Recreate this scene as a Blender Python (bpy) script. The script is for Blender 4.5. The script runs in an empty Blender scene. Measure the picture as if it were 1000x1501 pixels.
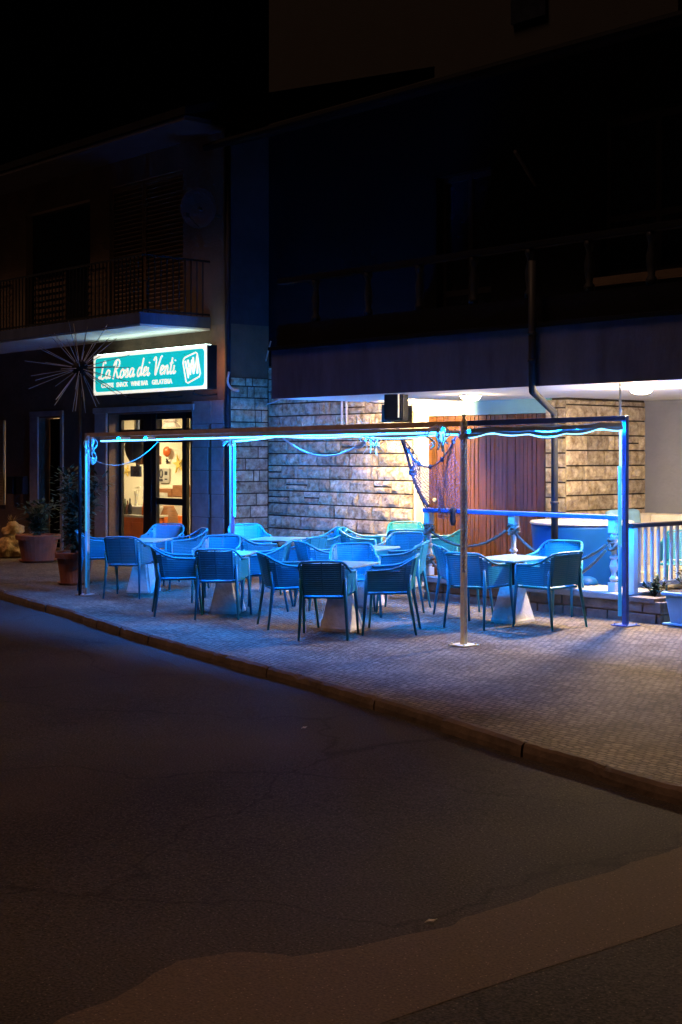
import bpy, bmesh, math, random
from mathutils import Vector, Matrix, noise
random.seed(7)
PI = math.pi
sc = bpy.context.scene
COL = sc.collection

# ------------------------------------------------------------------ survey
# x runs along the street (to the right), y into the buildings, z up; the eye stands at (0,0,1.85)
EYE, F, HZ = 1.85, 2085.0, 668.0
CS, SN = 0.7516, 0.6596
SLOPE = 0.025                      # the pavement falls gently towards the road
def gz(y): return SLOPE*(y-10.0)
def P(px, py, Y):
    t = (px-500)/F; Z = Y/(CS*t+SN)
    return Vector((Z*(SN*t-CS), Y, EYE-(py-HZ)/F*Z))
def PX(px, Y): return P(px, HZ, Y).x
def G(px, py):
    t = (px-500)/F; k = (py-HZ)/F; a = CS*t+SN
    Z = (EYE+SLOPE*10)/(k+SLOPE*a)
    y = Z*a
    return Vector((Z*(SN*t-CS), y, gz(y)))
def ZTOP(p, px, py):               # height over point p whose image row is py
    Z = -CS*p.x+SN*p.y
    return EYE-(py-HZ)/F*Z

# ------------------------------------------------------------------ materials
M = {}
def nt(name):
    m = bpy.data.materials.new(name); m.use_nodes = True
    n = m.node_tree; b = n.nodes['Principled BSDF']
    M[name] = m
    return m, n, b
def rgba(c): return (c[0], c[1], c[2], 1)
def mat(name, c, rough=.6, metal=0., var=.25, scale=6., bump=0., bscale=60., spec=.5, stretch=None, c2=None):
    m, n, b = nt(name); L = n.links.new
    b.inputs['Roughness'].default_value = rough; b.inputs['Metallic'].default_value = metal
    b.inputs['Specular IOR Level'].default_value = spec
    tc = n.nodes.new('ShaderNodeTexCoord'); mp = n.nodes.new('ShaderNodeMapping')
    L(tc.outputs['Object'], mp.inputs['Vector'])
    if stretch: mp.inputs['Scale'].default_value = stretch
    no = n.nodes.new('ShaderNodeTexNoise'); no.inputs['Scale'].default_value = scale; no.inputs['Detail'].default_value = 6
    no.inputs['Roughness'].default_value = .65
    L(mp.outputs[0], no.inputs['Vector'])
    r = n.nodes.new('ShaderNodeValToRGB')
    lo = [max(0, x*(1-var)) for x in c]; hi = c2 or [min(1, x*(1+var)) for x in c]
    r.color_ramp.elements[0].position = .3; r.color_ramp.elements[1].position = .7
    r.color_ramp.elements[0].color = rgba(lo); r.color_ramp.elements[1].color = rgba(hi)
    L(no.outputs['Fac'], r.inputs[0]); L(r.outputs[0], b.inputs['Base Color'])
    rr = n.nodes.new('ShaderNodeMapRange'); rr.inputs['To Min'].default_value = max(.03, rough-.1); rr.inputs['To Max'].default_value = min(1, rough+.12)
    L(no.outputs['Fac'], rr.inputs['Value']); L(rr.outputs[0], b.inputs['Roughness'])
    if bump > 0:
        n2 = n.nodes.new('ShaderNodeTexNoise'); n2.inputs['Scale'].default_value = bscale; n2.inputs['Detail'].default_value = 5
        L(mp.outputs[0], n2.inputs['Vector'])
        bp = n.nodes.new('ShaderNodeBump'); bp.inputs['Strength'].default_value = bump; bp.inputs['Distance'].default_value = .02
        L(n2.outputs['Fac'], bp.inputs['Height']); L(bp.outputs[0], b.inputs['Normal'])
    return m
def emit(name, c, s):
    m, n, b = nt(name)
    b.inputs['Base Color'].default_value = rgba([min(.9, x) for x in c])
    b.inputs['Emission Color'].default_value = rgba(c); b.inputs['Emission Strength'].default_value = s
    return m

mat('chair_plastic', (.008, .185, .27), .38, var=.12, scale=9)
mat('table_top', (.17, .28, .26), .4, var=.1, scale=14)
mat('concrete_base', (.52, .50, .46), .75, var=.22, scale=9, bump=.25, bscale=30)
mat('dark_metal', (.014, .015, .018), .55, spec=.15, bump=.05)
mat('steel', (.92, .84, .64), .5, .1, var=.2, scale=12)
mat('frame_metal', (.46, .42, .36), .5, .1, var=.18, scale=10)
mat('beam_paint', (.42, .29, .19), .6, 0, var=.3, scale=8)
mat('blue_paint', (.06, .12, .42), .45, 0, var=.2, scale=8)
mat('white_paint', (.56, .57, .57), .5, var=.08, scale=5)
mat('cream_fabric', (.66, .60, .48), .8, var=.12, scale=6, bump=.15)
mat('white_plaster', (.66, .63, .57), .85, var=.1, scale=2.5, bump=.25, bscale=25)
mat('lintel_led_tint', (.12, .26, .28), .7, var=.12, scale=3)  # teal LED light on the lintel is put into this base colour
mat('grey_plaster', (.17, .175, .185), .85, var=.12, scale=1.8, bump=.25, bscale=25)
mat('ceiling_plaster', (.70, .68, .62), .85, var=.07, scale=1.5, bump=.12, bscale=18)
mat('wall_plaster', (.078, .053, .036), .9, var=.38, scale=1.6, bump=.35, bscale=22)
mat('wall_lower', (.11, .062, .036), .9, var=.4, scale=2.2, bump=.4, bscale=20)
mat('jamb_stone', (.26, .22, .21), .8, var=.25, scale=5, bump=.3, bscale=25)
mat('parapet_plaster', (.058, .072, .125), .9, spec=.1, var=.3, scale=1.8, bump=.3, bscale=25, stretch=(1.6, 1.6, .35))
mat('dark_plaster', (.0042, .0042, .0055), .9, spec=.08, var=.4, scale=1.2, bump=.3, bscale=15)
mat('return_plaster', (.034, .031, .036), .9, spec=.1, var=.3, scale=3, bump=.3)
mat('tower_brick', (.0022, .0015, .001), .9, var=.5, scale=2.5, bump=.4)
mat('roof_tile', (.006, .005, .005), .85, spec=.08, var=.4, scale=4, bump=.4)
mat('shutter_brown', (.11, .07, .045), .6, var=.2, scale=6)
mat('shutter_pale', (.34, .25, .16), .6, var=.2, scale=6)
mat('black_frame', (.012, .012, .013), .35, .3)
mat('black_plastic', (.008, .01, .015), .6, spec=.2)
mat('wood_door', (.062, .022, .0035), .45, var=.85, spec=.25, scale=3.0, bump=.2, bscale=8, stretch=(9, 1, .45))
mat('terracotta', (.24, .075, .035), .75, var=.3, scale=7, bump=.15)
mat('spike_grey', (.30, .31, .33), .5)
mat('soil', (.03, .02, .014), .95, var=.4, scale=30, bump=.5)
mat('leaf', (.03, .055, .03), .55, var=.5, scale=5)
mat('leaf_dry', (.20, .12, .045), .7, var=.4, scale=9)
mat('bark', (.07, .05, .035), .9, var=.4, scale=12, bump=.4)
mat('rope', (.17, .12, .09), .9, var=.35, scale=40, bump=.5, bscale=160)
mat('pale_rope', (.50, .48, .44), .8, var=.2, scale=40, bump=.4, bscale=160)
mat('net_cord', (.02, .025, .07), .8, var=.25, scale=30)
mat('tub_plastic', (.003, .055, .25), .5, var=.12, spec=.12, scale=3)
mat('planter_plastic', (.20, .40, .58), .45, var=.12, scale=6)
mat('ledge_stone', (.14, .105, .085), .85, var=.4, scale=5, bump=.5, bscale=22)
mat('ledge_top', (.26, .24, .23), .8, var=.25, scale=4, bump=.3, bscale=20)
mat('orange_front', (.62, .13, .02), .4, var=.15, scale=4)
mat('counter_top', (.55, .5, .42), .35, var=.15)
mat('inner_wall', (.76, .70, .56), .85, var=.06, scale=2)
mat('inner_floor', (.25, .17, .10), .4, var=.2)
mat('wood_brown', (.24, .095, .035), .5, var=.35, scale=5, stretch=(1, 1, 6))
mat('starfish_skin', (.70, .50, .10), .8, var=.2, scale=30, bump=.4)
mat('paper', (.42, .40, .36), .8, var=.12, scale=10)
mat('ink', (.03, .03, .04), .7)
mat('screen_dark', (.02, .025, .045), .2)
mat('litter', (.55, .53, .5), .8)
mat('golden_stone', (.42, .25, .09), .8, var=.45, scale=14, bump=.6, bscale=40)

def glass(name, tint=(.9, .95, .95)):
    m, n, b = nt(name); L = n.links.new
    n.nodes.remove(b)
    tr = n.nodes.new('ShaderNodeBsdfTransparent'); tr.inputs[0].default_value = rgba(tint)
    gl = n.nodes.new('ShaderNodeBsdfGlossy'); gl.inputs['Roughness'].default_value = .03
    mx = n.nodes.new('ShaderNodeMixShader'); mx.inputs[0].default_value = .05
    L(tr.outputs[0], mx.inputs[1]); L(gl.outputs[0], mx.inputs[2])
    L(mx.outputs[0], n.nodes['Material Output'].inputs[0])
glass('door_glass')
mat('dark_glass', (.012, .014, .022), .08, var=.3)

def stone_mat():
    m, n, b = nt('rough_stone'); L = n.links.new
    at = n.nodes.new('ShaderNodeAttribute'); at.attribute_name = 'tint'
    tc = n.nodes.new('ShaderNodeTexCoord')
    no = n.nodes.new('ShaderNodeTexNoise'); no.inputs['Scale'].default_value = 9; no.inputs['Detail'].default_value = 8; no.inputs['Roughness'].default_value = .7
    L(tc.outputs['Object'], no.inputs['Vector'])
    r = n.nodes.new('ShaderNodeValToRGB')
    r.color_ramp.elements[0].position = .32; r.color_ramp.elements[0].color = (.20, .13, .07, 1)
    r.color_ramp.elements[1].position = .62; r.color_ramp.elements[1].color = (.66, .55, .36, 1)
    L(no.outputs['Fac'], r.inputs[0])
    mx = n.nodes.new('ShaderNodeMix'); mx.data_type = 'RGBA'; mx.blend_type = 'MULTIPLY'; mx.inputs[0].default_value = 1
    L(r.outputs[0], mx.inputs[6]); L(at.outputs['Color'], mx.inputs[7]); L(mx.outputs[2], b.inputs['Base Color'])
    b.inputs['Roughness'].default_value = .9
    n2 = n.nodes.new('ShaderNodeTexNoise'); n2.inputs['Scale'].default_value = 28; n2.inputs['Detail'].default_value = 8; n2.inputs['Roughness'].default_value = .7
    L(tc.outputs['Object'], n2.inputs['Vector'])
    bp = n.nodes.new('ShaderNodeBump'); bp.inputs['Strength'].default_value = .9; bp.inputs['Distance'].default_value = .04
    L(n2.outputs['Fac'], bp.inputs['Height']); L(bp.outputs[0], b.inputs['Normal'])
stone_mat()

def pavement_mat():
    m, n, b = nt('sett_paving'); L = n.links.new
    tc = n.nodes.new('ShaderNodeTexCoord'); mp = n.nodes.new('ShaderNodeMapping')
    mp.inputs['Rotation'].default_value = (0, 0, math.radians(6))
    L(tc.outputs['Object'], mp.inputs['Vector'])
    wob = n.nodes.new('ShaderNodeTexNoise'); wob.inputs['Scale'].default_value = 5.5; wob.inputs['Detail'].default_value = 4; L(mp.outputs[0], wob.inputs['Vector'])
    vm = n.nodes.new('ShaderNodeVectorMath'); vm.operation = 'MULTIPLY_ADD'; vm.inputs[1].default_value = (.085, .085, 0)
    L(wob.outputs['Color'], vm.inputs[0]); L(mp.outputs[0], vm.inputs[2])
    br = n.nodes.new('ShaderNodeTexBrick')
    br.inputs['Scale'].default_value = 1; br.inputs['Brick Width'].default_value = .072; br.inputs['Row Height'].default_value = .05
    br.inputs['Mortar Size'].default_value = .008; br.inputs['Mortar Smooth'].default_value = .6; br.inputs['Bias'].default_value = 0
    br.inputs['Color1'].default_value = (.135, .113, .088, 1); br.inputs['Color2'].default_value = (.255, .215, .165, 1); br.inputs['Mortar'].default_value = (.07, .058, .047, 1)
    L(vm.outputs[0], br.inputs['Vector'])
    no = n.nodes.new('ShaderNodeTexNoise'); no.inputs['Scale'].default_value = 1.4; no.inputs['Detail'].default_value = 9; no.inputs['Roughness'].default_value = .7; L(tc.outputs['Object'], no.inputs['Vector'])
    r = n.nodes.new('ShaderNodeValToRGB'); r.color_ramp.elements[0].position = .34; r.color_ramp.elements[0].color = (.5, .47, .45, 1)
    r.color_ramp.elements[1].position = .66; r.color_ramp.elements[1].color = (1.12, 1.07, 1.0, 1); L(no.outputs['Fac'], r.inputs[0])
    mx = n.nodes.new('ShaderNodeMix'); mx.data_type = 'RGBA'; mx.blend_type = 'MULTIPLY'; mx.inputs[0].default_value = 1
    L(br.outputs['Color'], mx.inputs[6]); L(r.outputs[0], mx.inputs[7]); L(mx.outputs[2], b.inputs['Base Color'])
    b.inputs['Roughness'].default_value = .8; b.inputs['Specular IOR Level'].default_value = .15
    n2 = n.nodes.new('ShaderNodeTexNoise'); n2.inputs['Scale'].default_value = 30; n2.inputs['Detail'].default_value = 6; L(tc.outputs['Object'], n2.inputs['Vector'])
    inv = n.nodes.new('ShaderNodeMath'); inv.operation = 'MULTIPLY_ADD'; inv.inputs[1].default_value = -.8; L(br.outputs['Fac'], inv.inputs[0]); L(n2.outputs['Fac'], inv.inputs[2])
    bp = n.nodes.new('ShaderNodeBump'); bp.inputs['Strength'].default_value = .8; bp.inputs['Distance'].default_value = .02
    L(inv.outputs[0], bp.inputs['Height']); L(bp.outputs[0], b.inputs['Normal'])
pavement_mat()

def asphalt_mat(name, c1, c2, crack=True, grain=75):
    m, n, b = nt(name); L = n.links.new
    tc = n.nodes.new('ShaderNodeTexCoord')
    big = n.nodes.new('ShaderNodeTexNoise'); big.inputs['Scale'].default_value = .55; big.inputs['Detail'].default_value = 6; L(tc.outputs['Object'], big.inputs['Vector'])
    fine = n.nodes.new('ShaderNodeTexNoise'); fine.inputs['Scale'].default_value = grain; fine.inputs['Detail'].default_value = 3; L(tc.outputs['Object'], fine.inputs['Vector'])
    add = n.nodes.new('ShaderNodeMath'); add.operation = 'MULTIPLY_ADD'; add.inputs[1].default_value = 1.9
    L(fine.outputs['Fac'], add.inputs[0]); L(big.outputs['Fac'], add.inputs[2])
    r = n.nodes.new('ShaderNodeValToRGB'); r.color_ramp.elements[0].position = .0; r.color_ramp.elements[1].position = 1.0
    mr = n.nodes.new('ShaderNodeMapRange'); mr.inputs['From Min'].default_value = 1.1; mr.inputs['From Max'].default_value = 1.85; L(add.outputs[0], mr.inputs['Value']); add = mr
    r.color_ramp.elements[0].color = rgba(c1); r.color_ramp.elements[1].color = rgba(c2); L(add.outputs[0], r.inputs[0])
    col = r.outputs[0]
    # pale chips in the aggregate
    vo = n.nodes.new('ShaderNodeTexVoronoi'); vo.inputs['Scale'].default_value = 34; L(tc.outputs['Object'], vo.inputs['Vector'])
    lt = n.nodes.new('ShaderNodeMath'); lt.operation = 'LESS_THAN'; lt.inputs[1].default_value = .125; L(vo.outputs['Distance'], lt.inputs[0])
    mc = n.nodes.new('ShaderNodeMix'); mc.data_type = 'RGBA'; mc.inputs[7].default_value = rgba([x*1.9 for x in c2])
    L(lt.outputs[0], mc.inputs[0]); L(col, mc.inputs[6]); col = mc.outputs[2]
    if crack:
        wn = n.nodes.new('ShaderNodeTexNoise'); wn.inputs['Scale'].default_value = 1.4; wn.inputs['Detail'].default_value = 5; L(tc.outputs['Object'], wn.inputs['Vector'])
        vm = n.nodes.new('ShaderNodeVectorMath'); vm.operation = 'MULTIPLY_ADD'; vm.inputs[1].default_value = (.9, .9, 0)
        L(wn.outputs['Color'], vm.inputs[0]); L(tc.outputs['Object'], vm.inputs[2])
        vc = n.nodes.new('ShaderNodeTexVoronoi'); vc.feature = 'DISTANCE_TO_EDGE'; vc.inputs['Scale'].default_value = .38; L(vm.outputs[0], vc.inputs['Vector'])
        rc = n.nodes.new('ShaderNodeValToRGB'); rc.color_ramp.elements[0].color = (.35, .35, .35, 1); rc.color_ramp.elements[1].color = (1, 1, 1, 1)
        rc.color_ramp.elements[0].position = .002; rc.color_ramp.elements[1].position = .006; L(vc.outputs['Distance'], rc.inputs[0])
        mx = n.nodes.new('ShaderNodeMix'); mx.data_type = 'RGBA'; mx.blend_type = 'MULTIPLY'; mx.inputs[0].default_value = .6
        L(col, mx.inputs[6]); L(rc.outputs[0], mx.inputs[7]); col = mx.outputs[2]
    L(col, b.inputs['Base Color'])
    b.inputs['Roughness'].default_value = .82
    b.inputs['Specular IOR Level'].default_value = .06
    bp = n.nodes.new('ShaderNodeBump'); bp.inputs['Strength'].default_value = .8; bp.inputs['Distance'].default_value = .006
    L(fine.outputs['Fac'], bp.inputs['Height']); L(bp.outputs[0], b.inputs['Normal'])
asphalt_mat('asphalt', (.019, .016, .0142), (.070, .058, .050))
asphalt_mat('concrete_strip', (.066, .049, .036), (.112, .083, .060), False, 80)
mat('kerb_stone', (.088, .060, .042), .9, var=.45, scale=3.5, bump=.6, bscale=14)

LED = (.0, .215, 1.0)
emit('led_light', LED, 1.0)
M['led_light'].node_tree.nodes['Principled BSDF'].inputs['Emission Strength'].default_value = 2400
emit('led_core', (.30, .72, 1.0), 2.2)
emit('led_tube', (.06, .42, .62), 1.0)
emit('led_dim', (.012, .15, .42), 1.0)
emit('led_white', (.05, .45, 1.0), 90)
emit('added_bulb_glow', (1.0, .68, .34), 12000)
emit('lamp_warm', (1.0, .74, .42), 380)
emit('lamp_warm_dim', (1.0, .72, .40), 2900)
emit('lamp_inner', (1.0, .72, .40), 150)
emit('sign_teal', (.004, .47, .46), 1.0)
emit('sign_white', (1.0, .93, .74), 1.0)
emit('added_backglow', (1.0, .5, .2), 16)
emit('added_spill', (.72, 1.0, .88), 9)
emit('sign_letter', (1.0, .78, .64), 1.05)

# ------------------------------------------------------------------ mesh helpers
class MB:
    def __init__(s): s.bm = bmesh.new()
    def box(s, c, d, rot=None, bev=0, taper=None):
        r = bmesh.ops.create_cube(s.bm, size=1); vs = r['verts']
        for v in vs:
            if taper and v.co.z > 0: v.co.x *= taper; v.co.y *= taper
            v.co = Vector((v.co.x*d[0], v.co.y*d[1], v.co.z*d[2]))
        if bev:
            es = list({e for v in vs for e in v.link_edges})
            rb = bmesh.ops.bevel(s.bm, geom=es, offset=bev, segments=2, affect='EDGES', profile=.6)
            vs = list({v for f in rb['faces'] for v in f.verts} | {v for v in vs if v.is_valid})
        for v in vs:
            if rot is not None: v.co = rot @ v.co
            v.co += Vector(c)
        return vs
    def span(s, a, b, bev=0):
        a = Vector(a); b = Vector(b)
        return s.box((a+b)/2, [abs(x) for x in (b-a)], bev=bev)
    def tube(s, pts, r, n=6, cap=True, flat=None):
        pts = [Vector(p) for p in pts]; rings = []
        rs = r if isinstance(r, (list, tuple)) else [r]*len(pts)
        up = Vector((0, 0, 1)); d0 = (pts[1]-pts[0]).normalized()
        if abs(d0.z) > .9: up = Vector((1, 0, 0))
        for i, p in enumerate(pts):
            d = (pts[min(i+1, len(pts)-1)]-pts[max(i-1, 0)])
            d = d.normalized() if d.length > 1e-9 else d0
            u = d.cross(up)
            if u.length < 1e-4: u = d.cross(Vector((0, 1, 0)))
            u.normalize(); w = u.cross(d); 
            rings.append([s.bm.verts.new(p+(u*math.cos(2*PI*k/n)+w*math.sin(2*PI*k/n)*(flat or 1))*rs[i]) for k in range(n)])
        for a, b in zip(rings, rings[1:]):
            for k in range(n): s.bm.faces.new((a[k], a[(k+1) % n], b[(k+1) % n], b[k]))
        if cap: s.bm.faces.new(rings[0][::-1]); s.bm.faces.new(rings[-1])
    def lathe(s, prof, c, n=24, squash=1, rot=0):
        c = Vector(c); rings = []
        for (r, z) in prof:
            rings.append([s.bm.verts.new(c+Vector((r*math.cos(2*PI*k/n+rot), r*math.sin(2*PI*k/n+rot)*squash, z))) for k in range(n)])
        for a, b in zip(rings, rings[1:]):
            for k in range(n): s.bm.faces.new((a[k], a[(k+1) % n], b[(k+1) % n], b[k]))
        s.bm.faces.new(rings[0][::-1]); s.bm.faces.new(rings[-1])
    def prism(s, pts, off):
        a = [s.bm.verts.new(Vector(p)) for p in pts]; b = [s.bm.verts.new(Vector(p)+Vector(off)) for p in pts]
        s.bm.faces.new(a); s.bm.faces.new(b[::-1])
        for i in range(len(a)):
            j = (i+1) % len(a); s.bm.faces.new((a[i], b[i], b[j], a[j]))
    def build(s, name, m, parent=None, smooth=False, loc=None):
        bmesh.ops.recalc_face_normals(s.bm, faces=s.bm.faces[:])
        me = bpy.data.meshes.new(name)
        if loc is not None:
            bmesh.ops.translate(s.bm, verts=s.bm.verts[:], vec=-Vector(loc))
        s.bm.to_mesh(me); s.bm.free()
        me.materials.append(M[m] if isinstance(m, str) else m)
        if smooth:
            for p in me.polygons: p.use_smooth = True
        o = bpy.data.objects.new(name, me); COL.objects.link(o)
        if loc is not None: o.location = loc
        if parent is not None: o.parent = parent
        return o
def tag(o, label=None, cat=None, group=None, kind=None):
    if label: o['label'] = label
    if cat: o['category'] = cat
    if group: o['group'] = group
    if kind: o['kind'] = kind
    return o
def empty(name, loc=(0, 0, 0), label=None, cat=None, group=None, rz=0):
    o = bpy.data.objects.new(name, None); COL.objects.link(o); o.location = loc; o.rotation_euler = (0, 0, rz)
    o.empty_display_size = .1
    return tag(o, label, cat, group)
TILT = Matrix.Rotation(math.atan(SLOPE), 3, 'X')
def stand(o, p, rz=0):
    o.location = p; o.rotation_euler = (TILT @ Matrix.Rotation(rz, 3, 'Z')).to_euler()
def copy_tree(o, parent=None):
    c = o.copy(); COL.objects.link(c); c.parent = parent
    for ch in list(o.children): copy_tree(ch, c)
    return c
def smooth_path(pts, k=6):
    pts = [Vector(p) for p in pts]; out = []
    q = [pts[0]*2-pts[1]]+pts+[pts[-1]*2-pts[-2]]
    for i in range(1, len(q)-2):
        a, b, c, d = q[i-1], q[i], q[i+1], q[i+2]
        for j in range(k):
            t = j/k
            out.append(.5*((2*b)+(c-a)*t+(2*a-5*b+4*c-d)*t*t+(3*b-a-3*c+d)*t**3))
    out.append(pts[-1]); return out
def sag(a, b, drop, n=14):
    a = Vector(a); b = Vector(b)
    return [a.lerp(b, i/n)-Vector((0, 0, drop*4*(i/n)*(1-i/n))) for i in range(n+1)]
def facing(phi):                    # 0 looks away from the eye, 90 to the right
    r = math.radians(phi); d = Vector((-CS, SN))*math.cos(r)+Vector((SN, CS))*math.sin(r)
    return math.atan2(-d.x, d.y)

# ------------------------------------------------------------------ ground
KP = [(-400, 790), (-160, 832), (0, 866), (100, 894), (200, 926), (300, 954), (400, 980), (500, 1008), (600, 1038), (680, 1062), (760, 1088), (840, 1110), (920, 1135), (1000, 1157), (1250, 1228), (1700, 1370)]
kerb = [G(*p) for p in KP]
KERB = []
for a, b in zip(kerb, kerb[1:]):
    n = max(1, int((b-a).length/.25))
    for i in range(n): KERB.append(a.lerp(b, i/n))
KERB.append(kerb[-1])
def road_z(x): return -.172-.0040*(x+4.9)
def kerb_y(x):
    for a, b in zip(KERB, KERB[1:]):
        if a.x <= x <= b.x: return a.y+(b.y-a.y)*(x-a.x)/(b.x-a.x)
    return KERB[0].y if x < KERB[0].x else KERB[-1].y
def ground():
    m = MB(); s = 60
    vs = [m.bm.verts.new((x, y, road_z(x))) for x, y in ((-90, -60), (50, -60), (50, 60), (-90, 60))]
    m.bm.faces.new(vs)
    tag(m.build('road', 'asphalt'), kind='structure')
    m = MB(); A = []; B = []
    for p in KERB:
        A.append(m.bm.verts.new((p.x, p.y+.05, gz(p.y)+.0))); B.append(m.bm.verts.new((p.x-1.0, 19, gz(19))))
    for i in range(len(A)-1): m.bm.faces.new((A[i], A[i+1], B[i+1], B[i]))
    tag(m.build('pavement', 'sett_paving'), kind='structure')
    m = MB(); rnd = random.Random(31); cum = [0]
    for u, v in zip(KERB, KERB[1:]): cum.append(cum[-1]+(v-u).length)
    def at(d):
        d = min(max(d, 0), cum[-1]-1e-4)
        for i in range(len(cum)-1):
            if cum[i] <= d <= cum[i+1]: return KERB[i].lerp(KERB[i+1], (d-cum[i])/(cum[i+1]-cum[i]))
    d = 0
    while d < cum[-1]-.2:
        L_ = rnd.uniform(.75, 1.05); dy, dz, tw = rnd.uniform(-.014, .014), rnd.uniform(-.008, .008), rnd.uniform(-.01, .01); rows = []
        n = 12; sd = rnd.random()*50
        for k in range(n+1):
            t = k/n; p = at(d+.002+(L_-.004)*t); e = .006 if k in (0, n) else 0
            w = noise.noise(Vector((t*5+sd, 1, 0)))*.010-max(0, noise.noise(Vector((t*9+sd, 4, 2)))-.25)*.06
            h = noise.noise(Vector((t*6+sd, 7, 0)))*.006-max(0, noise.noise(Vector((t*8+sd, 2, 6)))-.3)*.05
            yy = dy+tw*(t-.5)
            prof = [(.07, -.35), (.07, .002-e), (.03-w, .004+h+dz-e), (.006-w+yy+e, -.014+h+dz-e), (-.004-w*.6+yy+e, -.06), (-.006+yy+e, -.35)]
            rows.append([m.bm.verts.new((p.x, p.y+a, gz(p.y)+b)) for a, b in prof])
        for a, b in zip(rows, rows[1:]):
            for k in range(len(a)-1): m.bm.faces.new((a[k], a[k+1], b[k+1], b[k]))
        m.bm.faces.new(rows[0][::-1]); m.bm.faces.new(rows[-1]); d += L_
    tag(m.build('kerb', 'kerb_stone'), kind='structure')
    # pale concrete strip crossing the road
    def R(px, py):
        t = (px-500)/F; Z = (EYE+.18)/((py-HZ)/F)
        x = Z*(SN*t-CS); return Vector((x, Z*(CS*t+SN), road_z(x)+.0016))
    up = [(1330, 1140), (1180, 1187), (1000, 1245), (930, 1266), (860, 1289), (790, 1312), (720, 1334), (650, 1362), (580, 1378), (520, 1390), (445, 1404), (400, 1399), (345, 1398), (300, 1405), (262, 1412), (226, 1430), (205, 1446), (150, 1474), (85, 1501), (-40, 1560)]
    lo = [(330, 1640), (440, 1562), (560, 1501), (640, 1474), (720, 1447), (800, 1420), (880, 1395), (960, 1369), (1060, 1336), (1330, 1252)]
    def rag(pts, amp):
        out = []
        for a, b in zip(pts, pts[1:]):
            a = R(*a); b = R(*b); n = max(2, int((b-a).length/.05))
            for i in range(n):
                q = a.lerp(b, i/n); w = noise.noise(Vector((q.x*3, q.y*3, 1)))*amp+noise.noise(Vector((q.x*11, q.y*11, 5)))*amp*.6
                out.append(q+Vector((w*.6, w, 0)))
        return out
    m = MB(); vs = [m.bm.verts.new(p) for p in rag(up, .055)+rag(lo, .008)]
    f = m.bm.faces.new(vs); bmesh.ops.triangulate(m.bm, faces=[f])
    tag(m.build('road_patch', 'concrete_strip'), kind='structure')
    for px, py, w, h, lab in ((632, 1356, .028, .016, 'small white scrap of litter on the pale strip across the road'), (446, 1073, .022, .02, 'small pale scrap of litter on the dark asphalt')):
        q = R(px, py); m = MB()
        pts = [(-w, 0, 0), (-w*.3, h*.4, .012), (w*.4, h*.5, .006), (w, h*.2, .014), (w*.3, -h*.3, .004), (-w*.4, -h*.4, .008)]
        m.prism(pts, (0, 0, .003)); o = m.build('litter_scrap', 'litter'); o.location = q+Vector((0, 0, .003)); o.rotation_euler = (0, 0, .9)
        tag(o, lab, 'litter')
ground()

# ------------------------------------------------------------------ walls
def wall_grid(m, xs0, xs1, z0, z1, Y, holes, depth=.3):
    """front of a wall in the plane y=Y with openings (x0,x1,z0,z1) and their reveals, one connected mesh"""
    xs = sorted({xs0, xs1, *[h[0] for h in holes], *[h[1] for h in holes]}); zs = sorted({z0, z1, *[h[2] for h in holes], *[h[3] for h in holes]})
    V = {}
    def v(x, z, y=Y):
        k = (round(x, 4), round(z, 4), round(y, 4))
        if k not in V: V[k] = m.bm.verts.new((x, y, z))
        return V[k]
    op = lambda x, z: any(h[0] < x < h[1] and h[2] < z < h[3] for h in holes)
    for i in range(len(xs)-1):
        for j in range(len(zs)-1):
            a, b, c, d = xs[i], xs[i+1], zs[j], zs[j+1]
            if not op((a+b)/2, (c+d)/2): m.bm.faces.new((v(a, c), v(b, c), v(b, d), v(a, d)))
            else:
                for (p, q, ox, oz) in (((a, c), (a, d), a-1e-3, (c+d)/2), ((b, c), (b, d), b+1e-3, (c+d)/2), ((a, c), (b, c), (a+b)/2, c-1e-3), ((a, d), (b, d), (a+b)/2, d+1e-3)):
                    if not op(ox, oz): m.bm.faces.new((v(*p), v(*q), v(q[0], q[1], Y+depth), v(p[0], p[1], Y+depth)))
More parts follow.
